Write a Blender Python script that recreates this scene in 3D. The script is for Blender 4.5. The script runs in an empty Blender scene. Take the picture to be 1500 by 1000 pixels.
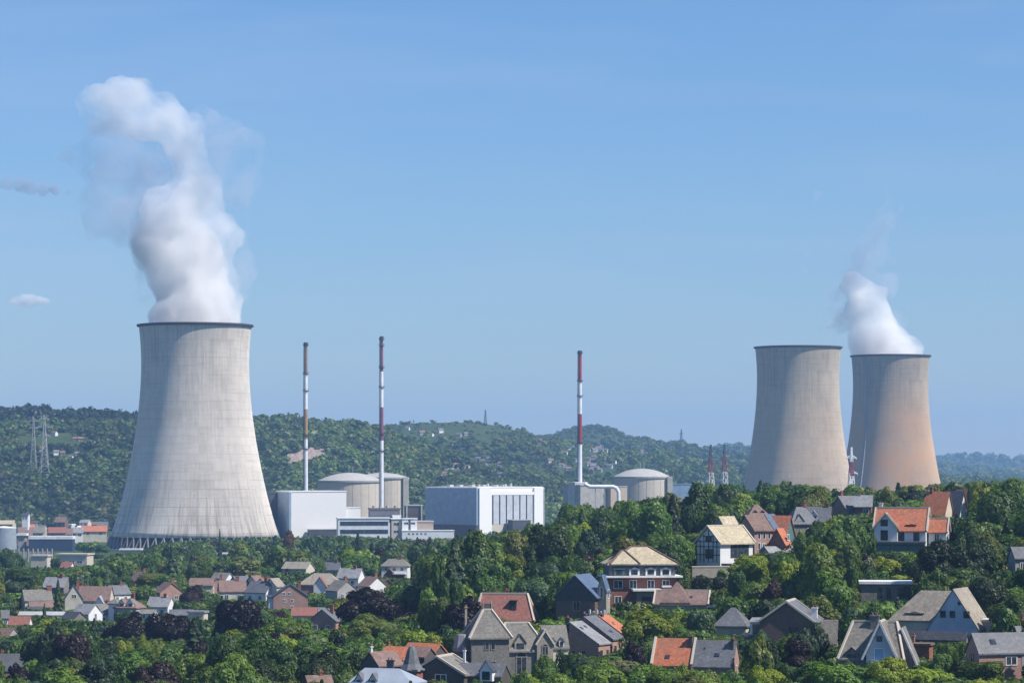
import bpy, math, random
import numpy as np
from mathutils import Vector, Matrix

random.seed(7)
SC = bpy.context.scene
COL = SC.collection
F = 4167.0          # focal length in photo pixels (1500 wide)
EYE, HOR = 56.0, 690.0   # camera height, photo row of the eye level


def S(Y): return Y / F                       # metres per photo pixel at distance Y
def wx(px, Y): return (px - 750.0) * Y / F
def wz(py, Y): return EYE - (py - HOR) * Y / F
def to_px(x, y, z): return 750 + x * F / y, HOR + (EYE - z) * F / y


def tag(o, label=None, cat=None, group=None, kind=None):
    if label: o['label'] = label
    if cat: o['category'] = cat
    if group: o['group'] = group
    if kind: o['kind'] = kind
    return o


def empty(name, loc=(0, 0, 0), rz=0.0):
    o = bpy.data.objects.new(name, None)
    COL.objects.link(o)
    o.location = loc
    o.rotation_euler = (0, 0, rz)
    o.empty_display_size = 0.5
    return o


class MB:
    """collects shapes and links them as one mesh object"""
    def __init__(self): self.v, self.f = [], []

    def add(self, vs, fs):
        n = len(self.v)
        self.v += [tuple(p) for p in vs]
        self.f += [tuple(i + n for i in f) for f in fs]
        return self

    def box(self, x0, x1, y0, y1, z0, z1):
        return self.add([(x0, y0, z0), (x1, y0, z0), (x1, y1, z0), (x0, y1, z0), (x0, y0, z1), (x1, y0, z1), (x1, y1, z1), (x0, y1, z1)],
                        [(0, 3, 2, 1), (4, 5, 6, 7), (0, 1, 5, 4), (1, 2, 6, 5), (2, 3, 7, 6), (3, 0, 4, 7)])

    def lathe(self, prof, n=24, cx=0.0, cy=0.0, close=False):
        """prof: list of (r, z)"""
        vs, fs = [], []
        m = len(prof)
        for i in range(n):
            a = 2 * math.pi * i / n
            for r, z in prof: vs.append((cx + r * math.cos(a), cy + r * math.sin(a), z))
        for i in range(n):
            j = (i + 1) % n
            for k in range(m if close else m - 1):
                k2 = (k + 1) % m
                fs.append((i * m + k, j * m + k, j * m + k2, i * m + k2))
        return self.add(vs, fs)

    def cyl(self, r0, r1, z0, z1, n=16, cx=0.0, cy=0.0):
        return self.lathe([(0.001, z0), (r0, z0), (r1, z1), (0.001, z1)], n, cx, cy)

    def bar(self, a, b, t, t2=None):
        """square bar from a to b, thickness t (t2 at the far end)"""
        a, b = Vector(a), Vector(b)
        d = (b - a).normalized()
        u = d.cross(Vector((0, 0, 1)) if abs(d.z) < .95 else Vector((1, 0, 0))).normalized()
        w = d.cross(u)
        t2 = t if t2 is None else t2
        vs = [a + (u * i + w * j) * t / 2 for i, j in ((-1, -1), (1, -1), (1, 1), (-1, 1))] + \
             [b + (u * i + w * j) * t2 / 2 for i, j in ((-1, -1), (1, -1), (1, 1), (-1, 1))]
        return self.add(vs, [(0, 3, 2, 1), (4, 5, 6, 7), (0, 1, 5, 4), (1, 2, 6, 5), (2, 3, 7, 6), (3, 0, 4, 7)])

    def build(self, name, mat, parent=None, smooth=False):
        me = bpy.data.meshes.new(name)
        me.from_pydata(self.v, [], self.f)
        me.update()
        if smooth: me.shade_smooth()
        if mat: me.materials.append(mat)
        o = bpy.data.objects.new(name, me)
        COL.objects.link(o)
        if parent: o.parent = parent
        return o


def np_mesh(name, co, quads, mat=None, tint=None):
    """fast mesh from numpy arrays (quads); tint: one rgb per vertex"""
    me = bpy.data.meshes.new(name)
    nv, nf = len(co), len(quads)
    me.vertices.add(nv)
    me.vertices.foreach_set('co', np.ascontiguousarray(co, dtype=np.float32).ravel())
    me.loops.add(nf * 4)
    me.loops.foreach_set('vertex_index', np.ascontiguousarray(quads, dtype=np.int32).ravel())
    me.polygons.add(nf)
    me.polygons.foreach_set('loop_start', np.arange(nf, dtype=np.int32) * 4)
    me.update(calc_edges=True)
    if tint is not None:
        at = me.attributes.new('tint', 'FLOAT_COLOR', 'POINT')
        at.data.foreach_set('color', np.ascontiguousarray(np.concatenate([tint, np.ones((nv, 1))], axis=1), dtype=np.float32).ravel())
    if mat: me.materials.append(mat)
    return me


# ---------------------------------------------------------------- materials
class NT:
    def __init__(self, name):
        self.m = bpy.data.materials.new(name)
        self.m.use_nodes = True
        self.t = self.m.node_tree
        self.t.nodes.clear()
        self.out = self.t.nodes.new('ShaderNodeOutputMaterial')

    def n(self, typ, **kw):
        nd = self.t.nodes.new(typ)
        for k, v in kw.items():
            if hasattr(nd, k) and not k.startswith('i_'): setattr(nd, k, v)
        return nd

    def l(self, a, b): self.t.links.new(a, b)

    def math(self, op, a, b=None, c=None, clamp=False):
        nd = self.t.nodes.new('ShaderNodeMath')
        nd.operation = op
        nd.use_clamp = clamp
        for i, x in enumerate((a, b, c)):
            if x is None: continue
            if isinstance(x, (int, float)): nd.inputs[i].default_value = x
            else: self.l(x, nd.inputs[i])
        return nd.outputs[0]

    def noise(self, vec, scale, detail=3.0, rough=.55):
        nd = self.t.nodes.new('ShaderNodeTexNoise')
        nd.inputs['Scale'].default_value = scale
        nd.inputs['Detail'].default_value = detail
        nd.inputs['Roughness'].default_value = rough
        if vec is not None: self.l(vec, nd.inputs['Vector'])
        return nd.outputs['Fac']

    def rng(self, x, a, b, c, d):
        nd = self.t.nodes.new('ShaderNodeMapRange')
        self.l(x, nd.inputs[0])
        for i, v in enumerate((a, b, c, d)): nd.inputs[i + 1].default_value = v
        return nd.outputs[0]

    def mix(self, fac, a, b, mode='MIX'):
        nd = self.t.nodes.new('ShaderNodeMix')
        nd.data_type = 'RGBA'
        nd.blend_type = mode
        for sock, x in ((nd.inputs[0], fac), (nd.inputs[6], a), (nd.inputs[7], b)):
            if isinstance(x, (int, float)): sock.default_value = x
            elif isinstance(x, (tuple, list)): sock.default_value = (*x[:3], 1)
            else: self.l(x, sock)
        return nd.outputs[2]

    def coord(self, which='Object'):
        return self.t.nodes.new('ShaderNodeTexCoord').outputs[which]

    def mapping(self, vec, scale):
        nd = self.t.nodes.new('ShaderNodeMapping')
        self.l(vec, nd.inputs[0])
        nd.inputs['Scale'].default_value = scale
        return nd.outputs[0]

    def principled(self, col, rough=.8, spec=.3, metal=0.0, bump=None, bdist=.05):
        p = self.t.nodes.new('ShaderNodeBsdfPrincipled')
        if isinstance(col, (tuple, list)): p.inputs['Base Color'].default_value = (*col[:3], 1)
        else: self.l(col, p.inputs['Base Color'])
        p.inputs['Roughness'].default_value = rough
        p.inputs['Specular IOR Level'].default_value = spec
        p.inputs['Metallic'].default_value = metal
        if bump is not None:
            b = self.t.nodes.new('ShaderNodeBump')
            b.inputs['Distance'].default_value = bdist
            b.inputs['Strength'].default_value = .8
            self.l(bump, b.inputs['Height'])
            self.l(b.outputs[0], p.inputs['Normal'])
        self.l(p.outputs[0], self.out.inputs[0])
        return p


def sc(c, k): return tuple(min(1.0, x * k) for x in c[:3])


def pm(name, rgb, rough=.85, var=.2, scale=1.6, stretch=(1, 1, 1), stain=None, spec=.25, metal=0.0):
    t = NT(name)
    co = t.coord()
    n1 = t.noise(t.mapping(co, stretch), scale, 4, .65)
    n2 = t.noise(co, .3, 4, .65)
    n3 = t.noise(t.mapping(co, (1, 1, .25)), 1.1, 4, .7)
    c = t.mix(t.rng(n1, .3, .7, 0, 1), sc(rgb, 1 - var), sc(rgb, 1 + var))
    c = t.mix(t.rng(n2, .38, .68, 0, .7), c, stain or sc(rgb, .68))
    c = t.mix(t.rng(n3, .55, .75, 0, min(.45, var * 1.6)), c, sc(rgb, .5))
    if name.endswith(('tile', 'slate', 'thatch')):   # weathered roof: moss, replaced tiles, courses
        w = t.n('ShaderNodeTexWhiteNoise', noise_dimensions='3D')
        sn = t.n('ShaderNodeVectorMath', operation='SNAP')
        t.l(co, sn.inputs[0]); sn.inputs[1].default_value = (.45, .45, .4)
        t.l(sn.outputs[0], w.inputs[0])
        c = t.mix(t.rng(w.outputs['Value'], .3, 1, 0, .38), c, sc(rgb, .55))
        c = t.mix(t.rng(w.outputs['Value'], .22, 0, 0, .3), c, sc(rgb, 1.5))
        c = t.mix(t.rng(t.noise(co, .55, 5, .7), .54, .70, 0, .5), c, (.10, .095, .065))
    t.principled(c, rough, spec, metal, n1, .04)
    return t.m


M = {}
for nm, rgb, kw in (
    ('orange_tile', (.47, .155, .075), dict(var=.34, scale=2.2, stain=(.34, .17, .12))),
    ('red_tile', (.28, .115, .09), dict(var=.25, scale=2.2, stain=(.22, .12, .10))),
    ('pink_tile', (.225, .15, .13), dict(var=.3, scale=2.4)),
    ('brown_tile', (.20, .135, .11), dict(var=.25, scale=2)),
    ('tan_tile', (.46, .395, .28), dict(var=.2, scale=2, stain=(.35, .29, .19))),
    ('slate', (.145, .15, .165), dict(var=.3, scale=2.2, rough=.6)),
    ('dark_slate', (.065, .07, .085), dict(var=.3, scale=2.2, rough=.55)),
    ('blue_slate', (.10, .145, .22), dict(var=.25, scale=2, rough=.5)),
    ('pale_slate', (.27, .275, .285), dict(var=.25, scale=2.4, rough=.6)),
    ('stone_slate', (.20, .188, .168), dict(var=.3, scale=2.6)),
    ('thatch', (.31, .275, .225), dict(var=.25, scale=3, stretch=(1, 1, .3))),
    ('zinc', (.30, .34, .40), dict(var=.12, scale=1.2, rough=.45)),
    ('white_render', (.70, .71, .72), dict(var=.06, scale=1.2, stain=(.58, .58, .57))),
    ('cream_render', (.56, .52, .43), dict(var=.1, scale=1.2)),
    ('grey_render', (.34, .335, .33), dict(var=.12, scale=1.2)),
    ('brick', (.27, .115, .08), dict(var=.25, scale=4)),
    ('pink_brick', (.38, .235, .195), dict(var=.22, scale=3.5)),
    ('brown_brick', (.155, .11, .09), dict(var=.25, scale=3.5)),
    ('dark_brick', (.10, .085, .08), dict(var=.25, scale=3.5)),
    ('stone', (.33, .30, .25), dict(var=.3, scale=2.2)),
    ('grey_stone', (.20, .19, .175), dict(var=.35, scale=2)),
    ('timber_dark', (.05, .042, .038), dict(var=.2)),
    ('green_paint', (.09, .17, .155), dict(var=.1)),
    ('gable_shade_blue', (.44, .52, .61), dict(var=.06)),  # pale gable walls, with the blue of their shade put into the colour
    ('blue_door', (.26, .42, .60), dict(var=.06)),
    ('panel_grey', (.50, .525, .57), dict(var=.05, scale=.3)),
    ('white_paint', (.78, .78, .77), dict(var=.05)),
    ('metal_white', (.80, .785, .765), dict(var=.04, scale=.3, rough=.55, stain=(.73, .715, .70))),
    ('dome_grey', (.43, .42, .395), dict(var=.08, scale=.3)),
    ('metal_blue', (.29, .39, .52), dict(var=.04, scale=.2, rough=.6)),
    ('concrete_grey', (.36, .35, .33), dict(var=.15, scale=.4)),
    ('concrete_pale', (.55, .49, .41), dict(var=.12, scale=.3)),
    ('tan_panel', (.45, .36, .29), dict(var=.12, scale=.3)),
    ('steel_dark', (.07, .075, .085), dict(var=.2, rough=.5)),
    ('galvanised', (.42, .43, .44), dict(var=.1, rough=.5)),
    ('stack_white', (.74, .75, .77), dict(var=.06, scale=.3)),
    ('stack_red', (.30, .038, .045), dict(var=.12, scale=.5)),
    ('stack_maroon', (.21, .085, .125), dict(var=.15, scale=.5)),
    ('stack_brown', (.24, .155, .10), dict(var=.2, scale=.5)),
    ('stack_ochre', (.36, .235, .11), dict(var=.2, scale=.5)),
    ('bark', (.085, .066, .05), dict(var=.3, scale=3)),
    ('rock', (.37, .27, .225), dict(var=.35, scale=.12, stain=(.12, .13, .09))),
    ('paving', (.22, .21, .20), dict(var=.15, scale=1)),
): M[nm] = pm(nm, rgb, **kw)


def glass_mat():
    t = NT('window_glass')
    c = t.mix(t.rng(t.noise(t.coord(), 1.2, 2), .35, .65, 0, 1), (.015, .02, .028), (.06, .075, .10))
    t.principled(c, .12, .6)
    return t.m


M['glass'] = glass_mat()


def foliage_mat(name, use_attr):
    t = NT(name)
    inf = t.n('ShaderNodeObjectInfo')
    geo = t.n('ShaderNodeNewGeometry')
    if use_attr:
        at = t.n('ShaderNodeAttribute', attribute_name='tint')
        base = at.outputs['Color']
    else:
        base = inf.outputs['Color']
    nz = t.noise(geo.outputs['Position'], .16, 3)
    nf = t.noise(geo.outputs['Position'], 1.3, 2)
    c = t.mix(t.rng(nz, .35, .65, 0, 1), base, t.mix(1.0, base, (1.35, 1.15, .75), 'MULTIPLY'))
    c = t.mix(t.rng(nf, .3, .7, 0, 1), t.mix(1.0, c, (.86, .88, .9), 'MULTIPLY'), t.mix(1.0, c, (1.14, 1.12, 1.08), 'MULTIPLY'))
    d = t.n('ShaderNodeBsdfDiffuse')
    tr = t.n('ShaderNodeBsdfTranslucent')
    gl = t.n('ShaderNodeBsdfGlossy')
    gl.inputs['Roughness'].default_value = .5
    gl.inputs['Color'].default_value = (.5, .5, .5, 1)
    t.l(c, d.inputs[0])
    t.l(t.mix(1.0, c, (1.2, 1.35, .6), 'MULTIPLY'), tr.inputs[0])
    m1 = t.n('ShaderNodeMixShader')
    m1.inputs[0].default_value = .36
    t.l(d.outputs[0], m1.inputs[1]); t.l(tr.outputs[0], m1.inputs[2])
    m2 = t.n('ShaderNodeMixShader')
    m2.inputs[0].default_value = .04
    t.l(m1.outputs[0], m2.inputs[1]); t.l(gl.outputs[0], m2.inputs[2])
    t.l(m2.outputs[0], t.out.inputs[0])
    return t.m


M['leaf'] = foliage_mat('leaf', False)
M['leaf_mass'] = foliage_mat('leaf_mass', True)


def ground_mat():
    t = NT('meadow')
    p = t.n('ShaderNodeNewGeometry').outputs['Position']
    a = t.noise(p, .02, 4)
    b = t.noise(p, .3, 4)
    c = t.mix(t.rng(a, .35, .65, 0, 1), (.038, .068, .022), (.068, .10, .03))
    c = t.mix(t.rng(b, .45, .75, 0, .8), c, (.035, .045, .02))
    c = t.mix(t.rng(t.noise(p, 1.6, 3), .4, .7, 0, .6), c, (.05, .07, .022))
    t.principled(c, .95, .1, 0, b, .2)
    return t.m


M['ground'] = ground_mat()
# ---------------------------------------------------------------- terrain
CTRL = [  # (photo column, distance, ground height)
    (-200, 400, 4), (300, 400, 8), (700, 400, 16), (1100, 400, 18), (1700, 400, 24), (1400, 400, 18),
    (1322, 660, 37), (1375, 770, 43), (1385, 520, 24.0), (1400, 490, 22.5), (1285, 460, 22.5), (1460, 450, 22), (1150, 500, 25), (1297, 580, 31),
    (1060, 680, 34), (1170, 720, 36.5), (935, 620, 27), (850, 590, 25), (865, 520, 20), (745, 520, 17), (610, 490, 16.5), (740, 600, 22),
    (1000, 605, 25.2), (1020, 500, 20.5),
    (425, 1000, 6.4), (446, 955, 3.8), (474, 965, 4.2), (466, 470, 16), (560, 490, 17), (580, 1150, 12), (100, 1000, 8), (50, 880, 6.5), (20, 720, 5), (300, 700, 8), (300, 500, 9), (100, 500, 5),
    (0, 1300, 4), (300, 1300, 5), (400, 850, 9), (550, 800, 12),
    (1000, 950, 36), (1000, 850, 36), (1200, 900, 38), (1450, 850, 39), (1600, 850, 41), (850, 950, 29), (780, 1000, 24), (700, 1050, 17),
    (600, 1300, 6), (500, 1300, 5), (1450, 700, 39), (1480, 580, 30),
    (1000, 1300, 10), (1400, 1300, 13), (800, 1400, 3), (1000, 1700, 0), (1400, 1700, 0), (1700, 1300, 13), (1700, 1700, 0),
    (300, 1700, 1), (0, 1700, 1), (-300, 1000, 6), (-300, 1700, 1), (-300, 500, 4), (1850, 600, 41), (1850, 450, 32),
]
_P = np.array([(wx(a, b) / 400, b / 400) for a, b, c in CTRL])
_Z = np.array([c for a, b, c in CTRL], float)


def _U(r2): return np.where(r2 > 1e-12, r2 * np.log(np.maximum(r2, 1e-12)), 0)


def _fit():
    n = len(_P)
    K = _U(((_P[:, None] - _P[None]) ** 2).sum(-1)) + np.eye(n) * .02
    Q = np.hstack([np.ones((n, 1)), _P])
    A = np.block([[K, Q], [Q.T, np.zeros((3, 3))]])
    return np.linalg.solve(A, np.concatenate([_Z, np.zeros(3)]))


_W = _fit()


def near_h(X, Y):
    q = np.stack([X / 400, np.clip(Y, 380, 1750) / 400], -1)
    out = np.empty(len(q))
    for i in range(0, len(q), 20000):
        c = q[i:i + 20000]
        out[i:i + 20000] = _U(((c[:, None] - _P[None]) ** 2).sum(-1)) @ _W[:-3] + _W[-3] + c @ _W[-2:]
    return np.clip(out, -2, 46)


def vnoise(x, y, seed):
    rs = np.random.RandomState(seed)
    g = rs.rand(64, 64)
    xi, yi = np.floor(x).astype(int), np.floor(y).astype(int)
    fx, fy = x - xi, y - yi
    fx, fy = fx * fx * (3 - 2 * fx), fy * fy * (3 - 2 * fy)
    a, b, c, d = g[xi % 64, yi % 64], g[(xi + 1) % 64, yi % 64], g[xi % 64, (yi + 1) % 64], g[(xi + 1) % 64, (yi + 1) % 64]
    return (a * (1 - fx) + b * fx) * (1 - fy) + (c * (1 - fx) + d * fx) * fy - .5


TH = 12.0   # trees standing on the ridges
RIDGES = [  # distance, foot, skyline (photo column, row), roughness
    (3300, 2560, [(-900, 585), (-300, 588), (0, 595), (60, 594), (130, 598), (200, 602), (300, 606), (420, 606), (480, 612), (520, 617), (560, 624), (620, 648), (700, 672), (800, 695), (900, 720), (2400, 760)], 9),
    (4200, 3000, [(-900, 680), (300, 640), (480, 632), (540, 617), (580, 611), (640, 608), (690, 608), (740, 614), (780, 632), (830, 645), (900, 652), (980, 662), (1060, 676), (1150, 690), (2400, 720)], 7),
    (5500, 4300, [(-900, 700), (600, 670), (700, 650), (775, 633), (805, 632), (840, 622), (870, 618), (890, 621), (920, 632), (980, 642), (1020, 649), (1045, 657), (1100, 664), (1240, 692), (2400, 720)], 5),
    (7600, 6200, [(-900, 700), (800, 690), (900, 672), (1000, 660), (1040, 657), (1060, 652), (1080, 650), (1100, 654), (1200, 662), (1300, 674), (1500, 690), (2400, 700)], 5),
    (10400, 8400, [(-900, 690), (1000, 676), (1100, 672), (1240, 668), (1370, 667), (1425, 665), (1480, 669), (1550, 667), (1700, 671), (2400, 676)], 6),
]


def sstep(t):
    t = np.clip(t, 0, 1)
    return t * t * (3 - 2 * t)


def far_h(X, Y):
    col = 750 + X * F / np.maximum(Y, 700)
    z = np.full(len(X), 0.0)
    for i, (D, ft, prof, rg) in enumerate(RIDGES):
        py = np.interp(col, [p[0] for p in prof], [p[1] for p in prof])
        zr = EYE + (HOR - py) * D / F - TH
        up = sstep((Y - ft) / (D - ft))
        dn = 1 - .75 * sstep((Y - D) / (D * .22))
        w = np.where(Y < D, up, dn)
        bump = (vnoise(X / 240, Y / 330, 3 + i) + .5 * vnoise(X / 95, Y / 120, 9 + i)) * rg * 2.6
        z = np.maximum(z, zr * w + bump * np.where(Y < D, np.clip(4 * w * (1 - w), 0, 1), w * .3))
    return z


def H(X, Y):
    X, Y = np.atleast_1d(np.asarray(X, float)), np.atleast_1d(np.asarray(Y, float))
    t = sstep((Y - 1450) / 400)
    return near_h(X, Y) * (1 - t) + far_h(X, Y) * t


def h1(x, y): return float(H([x], [y])[0])


def build_ground():
    u = np.linspace(-.40, .40, 281)
    ys = np.concatenate([np.arange(40, 380, 40), np.arange(380, 1700, 9), np.arange(1700, 5000, 26), np.arange(5000, 13400, 80)])
    Yg, Ug = np.meshgrid(ys, u, indexing='ij')
    Xg = Ug * np.maximum(Yg, 1100)
    co = np.stack([Xg.ravel(), Yg.ravel(), H(Xg.ravel(), Yg.ravel())], -1)
    r, c = len(ys), len(u)
    i = (np.arange(r - 1)[:, None] * c + np.arange(c - 1)[None]).ravel()
    me = np_mesh('ground', co, np.stack([i, i + 1, i + 1 + c, i + c], -1), M['ground'])
    me.shade_smooth()
    o = bpy.data.objects.new('ground', me)
    COL.objects.link(o)
    tag(o, kind='structure')


build_ground()
# ---------------------------------------------------------------- houses
RECTS = []      # visible photo rectangles that trees standing in front must leave open: x0, y0, x1, y1, distance
FOOT = []       # footprints: x, y, radius
MARKS = []      # landmarks for labels: column, row, distance, phrase


class House:
    def __init__(s, name, label, cat, px, py, Y, yaw=0, rect=None, short=None, group=None, foot=None):
        s.s, s.Y, s.px, s.py = S(Y), Y, px, py
        s.o = tag(empty(name, (wx(px, Y), Y, wz(py, Y)), math.radians(yaw)), label, cat, group)
        if rect: RECTS.append((*rect, Y))
        if short: MARKS.append((px, py - 15, Y, short))
        s.blk = None
        s.foot = foot

    def block(s, w, d, h, rh=0, kind='gx', cx=0, cy=0, z0=-30, wall='white_render', roof='slate', ov=2.6, hl=0, hr=0, caps=0):
        """lengths in photo pixels at the house's distance; kind gx: ridge along x, gy: ridge along y (gable to the front), hip, flat"""
        k = s.s
        w, d, h, rh, cx, cy, z0, ov, hl, hr = (q * k for q in (w, d, h, rh, cx, cy, z0, ov, hl, hr))
        x0, x1, y0, y1 = cx - w / 2, cx + w / 2, cy - d / 2, cy + d / 2
        s.blk = (cx, cy, w, d, h, rh, kind)
        FOOT.append((s.o.location.x + cx, s.o.location.y + cy, .56 * max(w, d)))
        a = MB()
        e = .03
        if wall:
            if kind == 'gx':
                for x in (x0, x1):
                    a.add([(x, y0, z0), (x, y1, z0), (x, y1, h), (x, cy, h + rh - e), (x, y0, h)], [(0, 1, 2, 3, 4)])
                for y in (y0, y1): a.add([(x0, y, z0), (x1, y, z0), (x1, y, h), (x0, y, h)], [(0, 1, 2, 3)])
            elif kind == 'gy':
                for y in (y0, y1):
                    a.add([(x0, y, z0), (x1, y, z0), (x1, y, h), (cx, y, h + rh - e), (x0, y, h)], [(0, 1, 2, 3, 4)])
                for x in (x0, x1): a.add([(x, y0, z0), (x, y1, z0), (x, y1, h), (x, y0, h)], [(0, 1, 2, 3)])
            else:
                a.add([(x0, y0, z0), (x1, y0, z0), (x1, y1, z0), (x0, y1, z0), (x0, y0, h), (x1, y0, h), (x1, y1, h), (x0, y1, h)],
                      [(0, 1, 5, 4), (1, 2, 6, 5), (2, 3, 7, 6), (3, 0, 4, 7)])
            a.build('wall', M[wall], s.o)
        if not roof: return None
        r = MB()
        t = .25
        if kind in ('gx', 'gy'):
            half = (d if kind == 'gx' else w) / 2
            sl = rh / half
            lo = h - ov * sl
            prof = [(-half - ov, lo), (0, h + rh), (half + ov, lo), (half + ov, lo + t), (0, h + rh + t), (-half - ov, lo + t)]
            L0, L1 = ((x0 - ov * .7, x1 + ov * .7) if kind == 'gx' else (y0 - ov * .7, y1 + ov * .7))
            def pt(L, q): return (L, cy + q[0], q[1]) if kind == 'gx' else (cx + q[0], L, q[1])
            vs = [pt(L0, q) for q in prof] + [pt(L1, q) for q in prof]
            r.add(vs, [(i, (i + 1) % 6, (i + 1) % 6 + 6, i + 6) for i in range(6)] + [(0, 1, 4, 5), (1, 2, 3, 4), (6, 11, 10, 7), (7, 10, 9, 8)])
        elif kind == 'flat':
            r.box(x0 - ov, x1 + ov, y0 - ov, y1 + ov, h, h + max(rh, .35))
        elif kind == 'hip':
            X0, X1, Y0, Y1 = x0 - ov, x1 + ov, y0 - ov, y1 + ov
            r.add([(X0, Y0, h), (X1, Y0, h), (X1, Y1, h), (X0, Y1, h), (X0, Y0, h + t), (X1, Y0, h + t), (X1, Y1, h + t), (X0, Y1, h + t), (x0 + hl, cy, h + rh), (x1 - hr, cy, h + rh)],
                  [(0, 3, 2, 1), (0, 1, 5, 4), (1, 2, 6, 5), (2, 3, 7, 6), (3, 0, 4, 7), (4, 5, 9, 8), (5, 6, 9), (6, 7, 8, 9), (7, 4, 8)])
        elif kind == 'frustum':   # hipped roof cut off flat: hl = top half-length, hr = top half-depth
            X0, X1, Y0, Y1 = x0 - ov, x1 + ov, y0 - ov, y1 + ov
            vs = [(X0, Y0, h), (X1, Y0, h), (X1, Y1, h), (X0, Y1, h), (X0, Y0, h + t), (X1, Y0, h + t), (X1, Y1, h + t), (X0, Y1, h + t),
                  (cx - hl, cy - hr, h + rh), (cx + hl, cy - hr, h + rh), (cx + hl, cy + hr, h + rh), (cx - hl, cy + hr, h + rh)]
            r.add(vs, [(0, 3, 2, 1), (0, 1, 5, 4), (1, 2, 6, 5), (2, 3, 7, 6), (3, 0, 4, 7), (4, 5, 9, 8), (5, 6, 10, 9), (6, 7, 11, 10), (7, 4, 8, 11), (8, 9, 10, 11)])
        s.rf = r.build('roof', M[roof], s.o)
        if caps: s.cap(r.v, kind, caps)
        return s.rf

    def cap(s, v, kind, caps):
        """pale hip and ridge tiles (1), verge boards and ridge (2), dark hips (3)"""
        m = MB()
        V = [Vector(p) for p in v]
        up = Vector((0, 0, .06))
        if kind == 'hip': ed = ((4, 8), (7, 8), (5, 9), (6, 9), (8, 9))
        elif kind == 'frustum': ed = ((4, 8), (5, 9), (6, 10), (7, 11), (8, 9), (9, 10))
        else: ed = ((3, 4), (4, 5), (9, 10), (10, 11), (4, 10))
        for a, b in ed: m.bar(V[a] + up, V[b] + up, .34)
        m.build('ridge_capping' if kind in ('hip', 'frustum') else 'verge', M['concrete_pale' if caps < 3 else 'brown_tile'], s.rf)

    def win(s, face, u, z, w, h, frame='white_paint', name='window', arch=False, pane='glass'):
        """u: from the middle of the face of the last block; z: middle above the base"""
        k = s.s
        u, z, w, h = u * k, z * k, w * k, h * k
        cx, cy, W, D = s.blk[:4]
        def P(a, out, zz):
            if face == 'F': return (cx + a, cy - D / 2 - out, zz)
            if face == 'R': return (cx + W / 2 + out, cy + a, zz)
            return (cx - W / 2 - out, cy - a, zz)
        b = min(.13, w * .16)
        m, g = MB(), MB()
        def slab(mb, a0, a1, zz0, zz1, o0, o1):
            vs = [P(a0, o0, zz0), P(a1, o0, zz0), P(a1, o0, zz1), P(a0, o0, zz1), P(a0, o1, zz0), P(a1, o1, zz0), P(a1, o1, zz1), P(a0, o1, zz1)]
            mb.add(vs, [(0, 1, 2, 3), (7, 6, 5, 4), (0, 4, 5, 1), (1, 5, 6, 2), (2, 6, 7, 3), (3, 7, 4, 0)])
        o1 = .09
        slab(m, u - w / 2 - b, u - w / 2, z - h / 2 - b, z + h / 2 + b, .004, o1)
        slab(m, u + w / 2, u + w / 2 + b, z - h / 2 - b, z + h / 2 + b, .004, o1)
        slab(m, u - w / 2, u + w / 2, z - h / 2 - b, z - h / 2, .004, o1)
        slab(m, u - w / 2, u + w / 2, z + h / 2, z + h / 2 + b, .004, o1)
        if w > .8 and pane == 'glass': slab(m, u - .05, u + .05, z - h / 2, z + h / 2, .03, o1 - .01)
        if arch:
            for i in range(6):
                a0, a1 = math.pi * i / 6, math.pi * (i + 1) / 6
                vs = []
                for o_ in (.004, o1):
                    for aa in (a0, a1):
                        for rr in (w / 2, w / 2 + b * 1.6): vs.append(P(u + rr * math.cos(aa), o_, z + h / 2 + rr * math.sin(aa)))
                m.add(vs, [(0, 1, 3, 2), (4, 6, 7, 5), (1, 5, 7, 3), (0, 2, 6, 4)])
                g.add([P(u, .02, z + h / 2), P(u + w / 2 * math.cos(a0), .02, z + h / 2 + w / 2 * math.sin(a0)), P(u + w / 2 * math.cos(a1), .02, z + h / 2 + w / 2 * math.sin(a1))], [(0, 1, 2)])
        f = m.build(name, M[frame], s.o)
        slab(g, u - w / 2, u + w / 2, z - h / 2, z + h / 2, .004, .03)
        g.build('panel' if pane != 'glass' else 'pane', M[pane], f)
        return f

    def wins(s, face, us, z, w, h, **kw):
        for u in us: s.win(face, u, z, w, h, **kw)

    def chim(s, x, y, z0, z1, w=4, d=3, mat='brick', parent=None):
        k = s.s
        x, y, z0, z1, w, d = (q * k for q in (x, y, z0, z1, w, d))
        c = MB().box(x - w / 2, x + w / 2, y - d / 2, y + d / 2, z0, z1).box(x - w / 2 - .1, x + w / 2 + .1, y - d / 2 - .1, y + d / 2 + .1, z1 + .002, z1 + .2).build('chimney', M[mat], parent or s.rf)
        p = MB()
        for i in (-1, 1): p.cyl(.14, .11, z1 + .21, z1 + .6, 8, x + i * w * .25, y)
        p.build('chimney_pot', M['red_tile'], c)
        return c

    def dormer(s, x, y, z, w, h, rh, d, wall='white_render', roof='slate', ww=None, pane=True, kind='gy'):
        """a gabled dormer, front at y, sill height z"""
        k = s.s
        x, y, z, w, h, rh, d = (q * k for q in (x, y, z, w, h, rh, d))
        a = MB()
        x0, x1 = x - w / 2, x + w / 2
        a.add([(x0, y, z), (x1, y, z), (x1, y, z + h), (x, y, z + h + rh - .02), (x0, y, z + h)], [(0, 1, 2, 3, 4)])
        for xx in (x0, x1): a.add([(xx, y, z), (xx, y + d, z), (xx, y + d, z + h), (xx, y, z + h)], [(0, 1, 2, 3)])
        dm = a.build('dormer', M[wall], s.rf)
        r = MB()
        ov, t = .2, .12
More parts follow.
